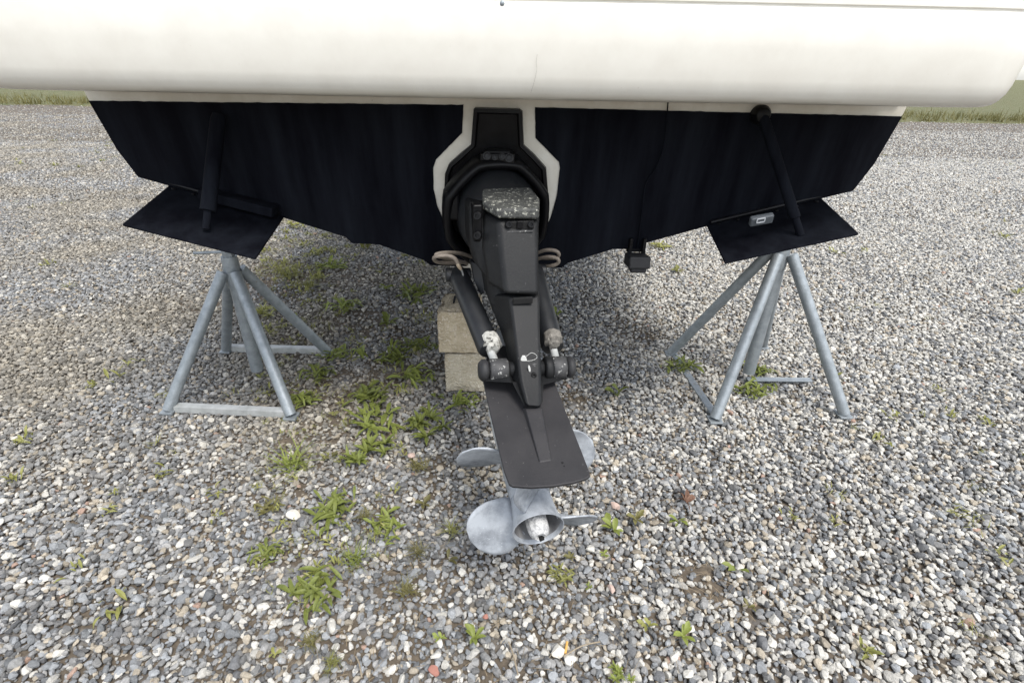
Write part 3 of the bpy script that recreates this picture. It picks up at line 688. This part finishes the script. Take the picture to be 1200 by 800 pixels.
# trim cylinders
def trim_cylinder(side):
    eye = bl_out + axis * (.060 if side < 0 else Lr - .052)
    front = ph(537, 322, .80) if side < 0 else D(.80, .128, ph(537, 322, .80).z + .0)
    d = (eye - front); Ln = d.length; d.normalize()
    end = Ln - .085
    o = mk('trim_cylinder', *lathe(front, d, [(-.02, .018), (-.01, .032), (0.0, .036), (end * .25, .0365), (end - .01, .0375), (end, .034), (end + .004, .02)], 26), M['cyl_paint'], drive, label='black hydraulic trim cylinder')
    mk('rod', *lathe(front + d * (end - .02), d, [(0, .0125), (Ln - end + .0, .0125)], 16), M['galv_light'], o)
    mk('front_eye', *lathe(front - axis * .045, axis, [(0, .022), (.004, .026), (.086, .026), (.09, .022)], 18), M['cyl_paint'], o)
    # zinc collar anode, pitted
    an = front + d * (end - .012) + Vector((0.010 if side < 0 else 0.0, -.006, .010))
    V, Fc = lathe(an, d, [(-.040, .018), (-.039, .032), (-.034, .0355), (-.012, .036), (.006, .036), (.010, .026), (.022, .022), (.024, .013)], 26)
    V = [v + Vector((mnoise.noise(v * 60), mnoise.noise(v * 60 + Vector((5, 5, 5))), mnoise.noise(v * 60 + Vector((9, 1, 5))))) * .005 for v in V]
    if side > 0: V = [an + Vector((.002, -.010, .010)) + (v - an) * .80 for v in V]
    else: V = [an + (v - an) * .90 for v in V]
    mk('anode', V, Fc, M['anode'] if side < 0 else M['anode_brown'], o, sharp=60, label='corroded white anode' if side < 0 else 'corroded brown anode')
    return o
trim_cylinder(-1); trim_cylinder(1)
# lower arm of the gimbal ring between cylinder and housing
ar = [(551, 306, .74), (560, 309, .72), (569, 325, .68), (568, 343, .665), (563.5, 347, .67), (556, 330, .72)]
mk('ring_arm', *prism([ph(*q) for q in ar], HF * .04), M['cyl_paint'], drive, bevel=.006)

# coiled hydraulic lines on both sides
def hose(name, pts, r_, k=7):
    return mk(name, *tube(curve_pts([ph(*q) for q in pts], k), r_, 10), M['hose'], drive, label='taupe hydraulic hose loop')
hose('hydraulic_hose', [(553, 301, .86), (540, 297, .82), (525, 296, .78), (513, 297.5, .76), (511.5, 300, .77), (520, 302, .82), (535, 305, .88), (548, 309, .90)], .0068)
hose('hydraulic_hose', [(552, 306, .90), (535, 308, .86), (515, 307.5, .80), (508.5, 303.5, .77), (512, 300.5, .75), (524, 299.5, .745), (533, 303, .74), (537.5, 311, .74)], .0068)
c1, c2, c3 = ph(536, 309, .738), ph(540.5, 316, .735), ph(543, 324, .745)
mk('hose_fitting', *tube([c1, c1.lerp(c2, .5), c2], [.0065, .0075, .0045], 12), M['hose_fitting'], drive)
mk('hose_tail', *tube(curve_pts([c2, ph(542, 319, .74), c3], 4), .0032, 8), M['galv_light'], drive)
hose('hydraulic_hose', [(628, 297, .84), (640, 293, .80), (651, 294, .78), (655, 298, .78), (651, 302, .80), (636, 302, .86)], .0068)
hose('hydraulic_hose', [(628, 304, .84), (642, 301, .79), (653, 303, .77), (654, 308, .77), (645, 311.5, .79), (630, 311, .86)], .0068)

# anti-ventilation plate (outline on the plate's own plane), raised spine, hole
PLF = [(567.5, 452), (574, 482), (583, 520), (591, 552), (596.5, 566.5), (601, 569), (622, 570.5), (648, 569), (672, 565), (687, 560.5), (692, 557), (690.5, 551), (682, 529), (671, 501), (660, 473), (652, 452)]
pl = [pp(*q) for q in PLF]
fr = [pl[-1] + TF * .05, pl[-1] + TF * .20 - HV * .05, pl[0] + TF * .20 + HV * .05, pl[0] + TF * .05]
pl = pl + fr
plate = mk('anti_ventilation_plate', *prism(pl, TW * -.010), M['plate_paint'], drive, bevel=.003, label='wide charcoal anti-ventilation plate')
sp0 = [pp(612, 478), pp(636.5, 478), pp(647.5, 540), pp(631, 543)]
sp1 = [pp(616, 478, .020), pp(634, 478, .020), pp(645.5, 538.5, .002), pp(633, 540.5, .002)]
mk('spine', *loft([[p - TW * .002 for p in sp0], sp1]), M['plate_paint'], plate, bevel=.003)
mk('bolt_hole', *lathe(pp(634, 503.5, .0105), TW, [(-.006, .0055), (.0012, .0055)], 14), M['hole_shade'], plate)
for q, r_ in (((659, 542), .0035), ((661, 546), .0022)):
    mk('drain_hole', *lathe(pp(*q), TW, [(-.004, r_), (.0008, r_)], 10), M['hole_shade'], plate)

# lower unit: strut, torpedo, skeg
HUBV, HUBW = 0.0, -.213
exit_ = None
d_ = ray(631, 620)
# hub exit centre: where the sight line meets the shaft's height
o_ = OB + TW * HUBW; t_ = (o_ - CAMP).dot(TW) / d_.dot(TW); EX = CAMP + d_ * t_
HUBF, HUBV = (EX - OB).dot(TF), (EX - OB).dot(HV)
print('hub exit forward', HUBF, 'side', HUBV, 'z', EX.z)
def S(f, v, w): return EX + TF * f + HV * v + TW * w           # f forward of the hub's open end
def foil(f0, f1, th, w, n=9):
    up_, dn = [], []
    for i in range(n):
        t = i / (n - 1); f = f0 + (f1 - f0) * t; y = th * (0.12 + math.sin(math.pi * min(1, t * 0.93 + 0.05)) ** 0.7)
        up_.append(S(f, y, w)); dn.append(S(f, -y, w))
    return up_ + dn[::-1]
low = mk('gearcase', *loft([foil(.20, .66, .050, .20), foil(.235, .64, .042, .12), foil(.268, .62, .045, .06), foil(.272, .60, .030, 0.0)]), M['gearcase'], drive, sharp=50, label='pale worn lower gearcase')
mk('torpedo', *lathe(S(.266, 0, 0), TF, [(0, .058), (.02, .063), (.10, .067), (.20, .066), (.28, .058), (.34, .043), (.38, .024), (.395, .006)], 28), M['gearcase'], low, sharp=60)
mk('skeg', *loft([foil(.30, .58, .018, -.05), foil(.29, .52, .010, -.12), foil(.27, .42, .006, -.185)]), M['gearcase'], low, sharp=50)

# propellers
def blade(hand, ang, f_c, Rr=.190, r0=.0605, pitch=.50, cmax=.150, rake=.10, skew=.0):
    nr, nc = 15, 11; grid = []
    for i in range(nr):
        t = i / (nr - 1); r_ = r0 + (Rr - r0) * (1 - (1 - t) ** 1.25)
        tt = (r_ - r0) / (Rr - r0)
        c = cmax * (0.62 + 0.62 * tt) * math.sqrt(max(0.0, 1 - max(0.0, (tt - .30) / .70) ** 2.3)) + .004
        phi = math.atan2(pitch, 2 * math.pi * max(r_, .075))
        row = []
        for j in range(nc):
            s = (j / (nc - 1) - .5) * c + skew * tt * tt
            cup = .05 * (s / cmax) ** 2 * cmax * 4
            tang = s * math.cos(phi); axl = s * math.sin(phi)
            th = tang / max(r_, .07) * hand + ang
            row.append(S(f_c + axl - rake * (r_ - r0) - cup * .3, r_ * math.cos(th), r_ * math.sin(th)))
        grid.append(row)
    return loft(grid, cap=False, closed=False)
def propeller(label, hand, f_c, angs, hub, **kw):
    o = mk('propeller', *hub, M['prop_grey'], drive, sharp=40, label=label)
    for a in angs:
        mk('blade', *blade(hand, R(a), f_c, **kw), M['prop_grey'], o, solid=.0045, sharp=60)
    return o
hub_rear = lathe(S(.098, 0, 0), TA, [(0, .050), (.0, .060), (.03, .062), (.06, .065), (.085, .070), (.098, .0745), (.099, .072), (.094, .068), (.05, .060), (.02, .057)], 40)
hub_front = lathe(S(.262, 0, 0), TA, [(0, .060), (.004, .064), (.08, .063), (.162, .061)], 36)
pr = propeller('rear grey propeller with open exhaust hub', -1, .068, (207, 333, 90), hub_rear, Rr=.207, cmax=.185)
propeller('front grey propeller partly under the plate', 1, .205, (144, 31, 267), hub_front, Rr=.235, cmax=.185, pitch=.43)
mk('exhaust_bore', *lathe(S(.085, 0, 0), TA, [(0, .02), (0, .0555), (.035, .0585), (.075, .0655), (.0745, .0645), (.035, .0575), (.002, .0545), (.002, .02)], 36), M['bore_shade'], pr, sharp=50)
# anode nut inside the hub with its notched end
nv = lathe(S(.07, 0, 0), TA, [(0, .030), (.05, .032), (.075, .030), (.088, .024), (.094, .016), (.086, .010)], 10)
nn = mk('propeller_nut', *nv, M['prop_nut'], pr, sharp=30, label='speckled pale propeller nut')
mk('nut_notch', *box(S(-.018, 0.004, -.012), .014, .016, .012, Matrix.Rotation(R(30), 3, 'Z')), M['hole_shade'], nn, bevel=.001)

# ================================================================== JACK STANDS
def jack_stand(side, feet, apex, bars, label, base):
    o = thing('jack_stand', base, label, 'jack stand', 'galvanised jack stands under the stern')
    ap = Vector(apex)
    for f in feet:
        f = Vector(f); d = (f - ap).normalized(); x, y = frame_for(d)
        topp = ap + Vector(((f.x - ap.x) * .10, (f.y - ap.y) * .10, -.02))
        lg = mk('leg', *tube([topp, f + Vector((0, 0, .02))], .0255, 18), M['galv'], o)
        mk('foot', *box(f + Vector((0, 0, .012)), .06, .06, .010), M['galv'], lg, bevel=.002)
        e = topp.lerp(f, .12)
    for a, b_, mt_, hgt in bars:
        a, b_ = Vector(a), Vector(b_); d = (b_ - a); L_ = d.length; rz = math.atan2(d.y, d.x)
        rt_ = Matrix.Rotation(rz, 3, 'Z')
        c = (a + b_) / 2
        mk('base_bar', *join(box(c + Vector((0, 0, hgt)), L_, .005, .034, rt_), box(c + rt_ @ Vector((0, -.0185, hgt + .0145)), L_, .032, .005, rt_)), mt_, o, bevel=.001)
    mk('collar', *lathe(ap + Vector((0, 0, -.10)), (0, 0, 1), [(0, .034), (.02, .036), (.13, .036), (.15, .034)], 22), M['galv'], o, sharp=40)
    mk('centre_pole', *tube([(ap.x, ap.y, .06), (ap.x, ap.y, ap.z)], .030, 18), M['galv'], o)
    zt = None
    off = abs(ap.x - BX)
    for (x0, z0), (x1, z1) in zip(SEC[:-1], SEC[1:]):
        if x0 <= off <= x1: zt = z0 + (z1 - z0) * (off - x0) / (x1 - x0)
    zt = zt or 1.05
    nth = max(4, int((zt - .05 - ap.z) / .006))
    mk('screw', *lathe((ap.x, ap.y, ap.z), (0, 0, 1), [(i * .003, .0145 if i % 2 else .0115) for i in range(2 * nth)], 14), M['galv'], o, smooth=False)
    mk('screw_handle', *tube([(ap.x - .14, ap.y - .03, ap.z + .07), (ap.x + .14, ap.y + .03, ap.z + .07)], .007, 10), M['galv'], o)
    mk('hub_nut', *lathe((ap.x, ap.y, ap.z + .045), (0, 0, 1), [(0, .026), (.045, .026)], 6), M['galv'], o)
    mk('pad', *box((ap.x, ap.y, zt - .032), .24, .24, .03, Matrix.Rotation(R(-16.5 * side), 3, 'Y')), M['plywood'], o, bevel=.003)
    return o
r1, r2 = pz(838, 490, .02), pz(786, 413, .02); l1, l2 = pz(341, 486, .02), pz(384, 412, .02)
r1.z = r2.z = l1.z = l2.z = 0
rap = py_(917, 291, 2.32)
r3 = Vector((1.60, 2.02, 0)); r4 = pz(893, 408); r4 = Vector((r4.x, r4.y, 0))
jack_stand(1, [r1, r2, r3, r4], rap, [(r1, r2, M['galv'], .000), (pz(873, 446, .01) * 1.0, Vector((1.58, 2.32, .01)), M['galv'], .006)],
           'galvanised tubular jack stand to the right of the drive', (rap.x, rap.y, 0))
lap = py_(271, 312, 2.25)
l3, l4 = Vector((-1.60, 1.95, 0)), Vector((-1.62, 2.53, 0))
jack_stand(-1, [l1, l2, l3, l4], lap, [(l1, l3, M['galv_light'], .02), (l2, l4, M['galv_light'], .02)],
           'galvanised tubular jack stand to the left of the concrete blocks', (lap.x, lap.y, 0))

# ================================================================== CONCRETE BLOCKS
def cmu(name, c, sx, sy, sz, rz, mt, label, seed, chip=0.006, cores=False):
    bm = bmesh.new(); bmesh.ops.create_cube(bm, size=1)
    for v in bm.verts: v.co = Vector((v.co.x * sx, v.co.y * sy, v.co.z * sz))
    bmesh.ops.bevel(bm, geom=bm.edges[:], offset=.007, segments=2, affect='EDGES', profile=.5)
    if cores:
        pass
    bmesh.ops.triangulate(bm, faces=bm.faces[:])
    for k in range(4):
        bmesh.ops.subdivide_edges(bm, edges=[e for e in bm.edges if e.calc_length() > .016], cuts=1)
        bmesh.ops.triangulate(bm, faces=bm.faces[:])
    rt_ = Matrix.Rotation(rz, 3, 'Z'); V = []
    bm.normal_update()
    for v in bm.verts:
        p = v.co
        q = p * 11 + Vector((seed, 0, 0)); big = mnoise.noise(q); sm = mnoise.noise(p * 70 + Vector((0, seed, 0)))
        edge = sum(1 for a, s in zip(p, (sx, sy, sz)) if abs(abs(a) - s / 2) < .022)
        k = chip * (1.0 if edge >= 2 else .30)
        v.co = p - v.normal * (k * (0.6 + 2.6 * max(0, big)) + .0030 * sm)
    V = [rt_ @ v.co + Vector(c) for v in bm.verts]; Fc = [tuple(x.index for x in f.verts) for f in bm.faces]
    bm.free()
    o = mk(name, V, Fc, mt, None, sharp=70); return tag(o, label, 'concrete block', 'stacked concrete blocks')
b0 = pz(521, 461)
W_, D_, Hb = .20, .24, .224
cmu('concrete_block', (b0.x + W_ / 2, b0.y + D_ / 2 + .005, Hb / 2 + .004), W_, D_, Hb, 0.03, M['concrete_pale'], 'pale concrete block on the gravel, lower of the two stacked left of the drive', 3.3)
q = py_(513, 405, b0.y - .012)
up_b = cmu('concrete_block', (q.x + .10, q.y + D_ / 2 + .004, Hb * 1.5 + .008), W_, D_, Hb, -0.03, M['concrete'], 'tan chipped concrete block stacked on top of the paler one', 8.1, .011)

sl_c = pz(532.5, 351, Hb * 2 + .006)
mk('score_groove', *box(sl_c, .010, .085, .008), M['hole_shade'], up_b, bevel=.002)

# ================================================================== WEEDS
def leaf_strip(L_, W, az, lift, droop, twist=0.0, n=5, shape='lance', base=Vector((0, 0, 0)), crinkle=0.0):
    V, Fc = [], []
    d = Vector((math.cos(az), math.sin(az), 0)); s = Vector((-math.sin(az), math.cos(az), 0))
    p = base.copy(); e = lift
    for i in range(n + 1):
        t = i / n
        if shape == 'lance': w_ = W * (0.16 + 0.84 * math.sin(math.pi * min(1, t ** 0.8)) ** 0.8) if t < 1 else 0.02 * W
        elif shape == 'spoon': w_ = W * (0.14 + 0.86 * math.sin(math.pi * t ** 1.5) ** 0.7) if 0 < t < 1 else (.14 * W if t == 0 else .05 * W)
        else: w_ = W * (1 - t * .9)
        sd_ = (s * math.cos(twist * t) + Vector((0, 0, 1)) * math.sin(twist * t))
        fold = Vector((0, 0, 1)) * w_ * 0.30
        cz = Vector((0, 0, crinkle * random.uniform(-1, 1)))
        V += [p - sd_ * w_ / 2 + fold + cz, p, p + sd_ * w_ / 2 + fold - cz]
        p = p + (d * math.cos(e) + Vector((0, 0, math.sin(e)))) * (L_ / n); e -= droop / n
    for i in range(n):
        a = i * 3; Fc += [(a, a + 1, a + 4, a + 3), (a + 1, a + 2, a + 5, a + 4)]
    return V, Fc
def weed_mesh(kind, seed):
    random.seed(seed); parts = []
    if kind == 'r':                                                # leafy rosette with long narrow leaves
        for k in range(random.randint(50, 70)):
            L_ = random.uniform(.14, .40) * random.uniform(.8, 1); parts.append(leaf_strip(L_, L_ * random.uniform(.16, .25), random.uniform(0, 6.28), random.uniform(.12, .95), random.uniform(.2, 1.3), random.uniform(-.6, .6), 5, 'spoon' if random.random() < .5 else 'lance', Vector((random.gauss(0, .15), random.gauss(0, .15), 0)), .006))
    elif kind == 'd':                                              # dense mound, several rosettes
        for c in range(7):
            cx, cy = random.uniform(-.26, .26), random.uniform(-.26, .26)
            for k in range(random.randint(10, 15)):
                L_ = random.uniform(.13, .28); parts.append(leaf_strip(L_, L_ * random.uniform(.18, .26), random.uniform(0, 6.28), random.uniform(.3, 1.2), random.uniform(.3, 1.2), random.uniform(-.5, .5), 4, 'lance', Vector((cx, cy, 0)), .005))
    elif kind == 'g':                                              # fine tuft of grassy leaves
        for k in range(46):
            L_ = random.uniform(.25, .58); a = random.uniform(0, 6.28); parts.append(leaf_strip(L_, .028, a, random.uniform(.25, 1.15), random.uniform(.3, 1.2), 0, 4, 'grass', Vector((random.gauss(0, .09), random.gauss(0, .09), 0))))
    else:                                                          # sprout with a few broad leaves
        for k in range(random.randint(4, 7)):
            L_ = random.uniform(.30, .60); parts.append(leaf_strip(L_, L_ * random.uniform(.28, .40), random.uniform(0, 6.28), random.uniform(.4, 1.1), random.uniform(.4, 1.1), random.uniform(-.7, .7), 5, 'spoon', Vector((random.uniform(-.1, .1), random.uniform(-.1, .1), 0)), .008))
    V, Fc = join(*parts); me = bpy.data.meshes.new('weed_leaves'); me.from_pydata(V, [], Fc)
    for p in me.polygons: p.use_smooth = True
    return me
WM = {k: [weed_mesh(k, 50 + 7 * i + ord(k)) for i in range(5)] for k in 'rdgs'}
for k in WM:
    for me in WM[k]: me.materials.append(M['leaf'])
random.seed(5)
G_W = {'r': ('weed', 'leafy weeds in the gravel'), 'd': ('weed', 'leafy weeds in the gravel'), 'g': ('weed', 'grassy weeds in the gravel'), 's': ('weed', 'small sprouts in the gravel')}
WEEDS = [  # px, py, width px, kind, tone, label
 (389, 311, 26, 'r', 0, 'bright weed rosette beneath the left hull bottom, beside the shade'),
 (343, 264, 18, 's', 1, 'tiny pale weed at the far left by the trim tab corner'),
 (372, 296, 20, 'r', 1, 'small yellow-green weed left of the bright rosette under the hull'),
 (428, 290, 24, 's', 1, 'low weed right below the hull step on the left'),
 (340, 322, 34, 'g', 1, 'yellowish grassy weed left, above the upper stand leg'),
 (364, 334, 28, 'g', 1, 'yellowish tuft just right of the upper stand leg'),
 (311, 366, 26, 'd', 1, 'pale weed mound between the two left stand legs at the picture edge'),
 (347, 378, 18, 's', 0, 'small weed against the underside of the upper left stand leg'),
 (405, 357, 34, 'r', 0, 'dark green weed in the shade left of the blocks'),
 (456, 381, 22, 's', 0, 'small weed in the bare soil left of the blocks'),
 (487, 342, 36, 'r', 0, 'weed in the shade below the hull, left of the upper block'),
 (452, 338, 22, 's', 0, 'thin sprout in the shade under the hull'),
 (399, 414, 30, 'r', 0, 'weed touching the foot of the upper left stand leg'),
 (375, 437, 34, 'r', 0, 'weed below the back base bar of the left stand'),
 (356, 468, 28, 'r', 0, 'weed beside the front leg of the left stand'),
 (428, 420, 24, 's', 0, 'low sprout left of the lower block, between two larger weeds'),
 (462, 416, 34, 'r', 0, 'spreading weed a hand left of the lower block'),
 (492, 404, 32, 'r', 0, 'weed close to the left side of the stacked blocks'),
 (486, 440, 40, 'r', 0, 'leafy weed left of the lower block base'),
 (434, 463, 36, 'r', 0, 'leafy weed above the large weed clump at left centre'),
 (439, 489, 48, 'r', 0, 'large leafy weed clump at left centre'),
 (498, 494, 50, 'd', 0, 'large dense weed between the blocks and the propeller'),
 (512, 465, 16, 's', 0, 'small sprout below the block corner'),
 (543, 470, 32, 'r', 0, 'flat weed at the foot of the lower block'),
 (431, 529, 46, 'd', 0, 'large dense weed mound below the left centre clump'),
 (343, 541, 50, 'g', 0, 'big grassy weed below the left stand'),
 (491, 547, 30, 'g', 2, 'olive tuft with reddish stems left of the upper propeller blade'),
 (388, 536, 14, 's', 2, 'tiny sprout left of the dense mound'),
 (314, 592, 28, 'r', 2, 'olive weed at the left picture edge, lower half'),
 (391, 593, 46, 'r', 0, 'broad leafy weed in the lower left gravel'),
 (374, 627, 16, 's', 0, 'tiny two-leaf sprout under the broad leafy weed'),
 (428, 603, 24, 'g', 2, 'thin olive tuft right of the broad leafy weed'),
 (454, 614, 42, 'r', 0, 'leafy weed left of the big propeller blade'),
 (314, 646, 36, 'r', 0, 'weed with tall leaves at the left picture edge near the bottom'),
 (491, 645, 28, 'g', 2, 'low olive grass left of the big propeller blade'),
 (416, 654, 36, 'g', 0, 'loose grassy tuft in the lower left gravel'),
 (368, 687, 60, 'r', 0, 'largest weed rosette in the lower left corner'),
 (477, 690, 32, 'g', 2, 'dry olive tuft below the big propeller blade'),
 (529, 620, 26, 'g', 1, 'yellowish tuft touching the big propeller blade'),
 (497, 592, 16, 's', 2, 'tiny reddish sprout left of the propeller'),
 (366, 750, 28, 'g', 2, 'sparse olive tuft at the lower left'),
 (322, 766, 20, 's', 1, 'pale sprout near the bottom left corner'),
 (390, 776, 26, 'g', 1, 'thin yellowish tuft at the bottom edge, left'),
 (516, 750, 14, 's', 0, 'small sprout at the bottom, left of the upright one'),
 (558, 748, 22, 's', 0, 'upright broad-leaved sprout at the bottom centre'),
 (526, 655, 18, 's', 2, 'small sprout left below the big propeller blade'),
 (652, 369, 22, 's', 0, 'broad-leaved sprout beside the right trim cylinder'),
 (796, 429, 32, 'r', 0, 'bright star-shaped weed at the foot of the right stand leg'),
 (723, 464, 22, 's', 0, 'two-leaved sprout in the gravel right of the drive'),
 (793, 319, 14, 's', 1, 'tiny pale weed far back on the right, below the transducer'),
 (773, 288, 18, 'r', 1, 'pale weed right of the transducer'),
 (886, 432, 26, 'r', 0, 'upper weed behind the right stand front leg'),
 (884, 455, 36, 'r', 0, 'lower weed behind the right stand front leg'),
 (716, 622, 26, 's', 0, 'broad-leaved sprout right of the lower right propeller blade'),
 (744, 612, 18, 's', 2, 'faint sprout between the propeller and the dead leaf'),
 (656, 674, 26, 'r', 1, 'pale weed just below the propeller hub'),
 (707, 651, 16, 's', 0, 'tiny sprout right below the propeller hub'),
 (795, 613, 20, 's', 0, 'small weed below the dead leaf'),
 (758, 736, 18, 's', 1, 'small sprout low on the right, left of the bare soil'),
 (800, 748, 22, 's', 0, 'sprout at the lower right below the bare soil'),
 (862, 668, 22, 's', 0, 'sprout at the right edge of the bare soil patch'),
 (690, 690, 12, 's', 0, 'tiny green sprout below the propeller on the right'),
 (728, 793, 26, 'd', 0, 'green mound at the bottom edge right of centre'),
 (876, 712, 14, 's', 2, 'tiny sprout at the right edge below the soil patch'),
 (668, 655, 12, 's', 2, 'tiny sprout touching the hub side'),
]
TONE = ['leaf', 'leaf_yellow', 'leaf_olive']
DEPTHS = {}
for i, (px, py, wd, kd, tone, lab) in enumerate(WEEDS):
    p = pz(px, py + wd * .12); depth = (p - CAMP).dot(_f)
    me = WM[kd][i % 5]; key = (kd, i % 5, tone)
    if tone:
        if key not in DEPTHS:
            m2 = me.copy(); m2.materials[0] = M[TONE[tone]]; DEPTHS[key] = m2
        me = DEPTHS[key]
    o = bpy.data.objects.new('weed', me); COL.objects.link(o)
    s = wd * depth / FPX * (1.62 if kd in 'rd' and py < 560 else 1.45)
    o.location = (p.x, p.y, ground_z(p.x, p.y) + .014); o.rotation_euler = (0, 0, random.uniform(0, 6.28)); o.scale = (s, s, s * random.uniform(.75, 1.0))
    tag(o, lab, 'weed', G_W[kd][1])

# ground cover further off and dry straws: nobody could count them
def build_cover():
    random.seed(21); parts = []
    def put(c, s, tuft, n):
        for k in range(n):
            L_ = s * random.uniform(.5, 1.1)
            parts.append(leaf_strip(L_, L_ * (.10 if tuft else .26), random.uniform(0, 6.28), random.uniform(.3, 1.2), random.uniform(.3, 1.2), random.uniform(-.4, .4), 3, 'grass' if tuft else 'lance', Vector((c[0] + random.gauss(0, s * .4), c[1] + random.gauss(0, s * .4), .010))))
    for k in range(150):
        px, py = random.uniform(300, 420), random.uniform(258, 345)
        if px > 330 + (345 - py) * 1.0 + 30: continue
        p = pz(px, py); put((p.x, p.y), random.uniform(.03, .07), random.random() < .4, random.randint(6, 11))
    for k in range(900):
        px, py = random.uniform(300, 520), random.uniform(300, 740)
        if px > 520 - (py - 300) * .18 or random.random() > (1.1 - (py - 300) / 430): continue
        p = pz(px, py)
        if mnoise.noise(Vector((p.x * 2.6, p.y * 2.6, 2.2))) < -.20: continue
        put((p.x, p.y), random.uniform(.014, .046) * (1.0 if py < 480 else .72), random.random() < .45, random.randint(5, 11))
    for k in range(420):
        y = random.uniform(2.2, 12); x = random.uniform(-10, -1.9) if random.random() < .6 else random.uniform(2.2, 10)
        if mnoise.noise(Vector((x * .5, y * .5, 4))) < 0.02: continue
        put((x, y), random.uniform(.03, .075), random.random() < .4, random.randint(6, 12))
    for k in range(70):
        y = random.uniform(.7, 2.4); x = random.choice((-1, 1)) * random.uniform(.95, 2.4)
        if abs(x) < 0.5 * (y * .883 + .68) + .05: continue
        put((x, y), random.uniform(.025, .06), random.random() < .4, random.randint(7, 14))
    V, Fc = join(*parts); o = mk('ground_cover', V, Fc, M['leaf_yellow']); tag(o, 'patchy low weeds spread over the gravel further off', 'weeds', kind='stuff')
build_cover()
def build_straw():
    random.seed(31); parts = []
    spots = [(748, 390, .20, 150), (672, 470, .10, 60), (690, 350, .2, 50), (826, 682, .10, 30), (430, 375, .35, 150), (390, 450, .3, 110), (345, 520, .2, 80), (480, 400, .2, 80), (800, 455, .12, 60), (470, 600, .35, 100), (420, 690, .3, 90), (640, 690, .25, 60), (700, 660, .4, 80),
             (400, 770, .25, 60), (330, 330, .5, 120), (860, 400, .2, 50), (730, 405, .12, 70), (640, 770, .25, 40), (790, 740, .2, 40), (880, 690, .15, 40)]
    for px, py, r_, n in spots:
        c = pz(px, py)
        for k in range(n):
            a = random.uniform(0, 6.28); rr = r_ * math.sqrt(random.random()); x, y = c.x + rr * math.cos(a), c.y + rr * math.sin(a)
            parts.append(leaf_strip(random.uniform(.025, .085), .0016, random.uniform(0, 6.28), random.uniform(-.05, .5), random.uniform(.2, .9), 0, 3, 'grass', Vector((x, y, ground_z(x, y) + random.uniform(.004, .014)))))
    V, Fc = join(*parts); o = mk('dry_grass', V, Fc, M['straw']); tag(o, 'thin dry grass straws lying between the stones', 'dry grass', kind='stuff')
build_straw()

# ================================================================== SMALL THINGS ON THE GRAVEL
def lone_stone(px, py, wpx, mt, label, seed, flat=.7):
    p = pz(px, py); s = wpx * (p - CAMP).dot(_f) / FPX / 2
    me = stone_mesh(seed, flat).copy(); me.materials.append(mt)
    o = bpy.data.objects.new('stone', me); COL.objects.link(o); o.location = (p.x, p.y, ground_z(p.x, p.y) + s * .55 + .004); o.scale = (s, s, s); o.rotation_euler = (.1, .15, seed)
    tag(o, label, 'stone', 'odd coloured stones in the gravel')
lone_stone(509, 789, 15, M['red_stone'], 'brick-red stone at the bottom edge of the gravel', 31)
lone_stone(569, 724, 9, M['red_stone'], 'small red stone above the upright sprout', 32)
lone_stone(716, 692, 11, M['pink_stone'], 'reddish stone below and right of the propeller', 33)
lone_stone(483, 537, 11, M['pink_stone'], 'pink stone above the olive tuft', 34)
lone_stone(654, 766, 17, M['pale_stone'], 'large pale stone at the bottom beside the yellow cigarette filter', 35)
lone_stone(683, 617, 17, M['pale_stone'], 'flat pale stone under the lower right propeller blade', 36, .5)
lone_stone(720, 597, 13, M['pink_stone'], 'pale pinkish stone right of the lower right propeller blade', 37)
lone_stone(345, 606, 18, M['pale_stone'], 'long pale stone in the lower left gravel', 38, .5)
p = pz(663, 763); mk('cigarette_filter', *tube([p + Vector((-.004, -.016, .018)), p + Vector((.004, .016, .020))], .0036, 12), M['filter'])
tag(bpy.data.objects['cigarette_filter'], 'yellow cigarette filter lying at the bottom right of centre', 'litter')
# dead leaf, crumpled with a curled stalk
random.seed(3)
p = pz(804, 592); parts = []
for a, L_ in ((2.0, .062), (1.3, .075), (.5, .05), (2.8, .045), (4.6, .07)):
    parts.append(leaf_strip(L_, .022 if a < 4 else .004, a, .7, 1.5, 1.2, 5, 'lance', p + Vector((0, 0, .014)), .002))
tag(mk('dead_leaf', *join(*parts), M['dead_leaf']), 'crumpled reddish brown dead leaf on the gravel at the right', 'leaf')
def twig(px0, py0, px1, py1, r_, label, mt='twig'):
    a, b_ = pz(px0, py0), pz(px1, py1); a.z = b_.z = .018; mm = a.lerp(b_, .5) + Vector((0, .006, .004))
    tag(mk('twig', *tube(curve_pts([a, mm, b_], 4), [r_] * 9, 8), M[mt]), label, 'twig')
twig(596, 756, 607, 795, .0022, 'thin dry twig at the bottom centre')
twig(660, 773, 702, 756, .0020, 'long dry stalk right of the cigarette filter')
twig(418, 773, 425, 798, .0020, 'short dry stalk at the bottom left')
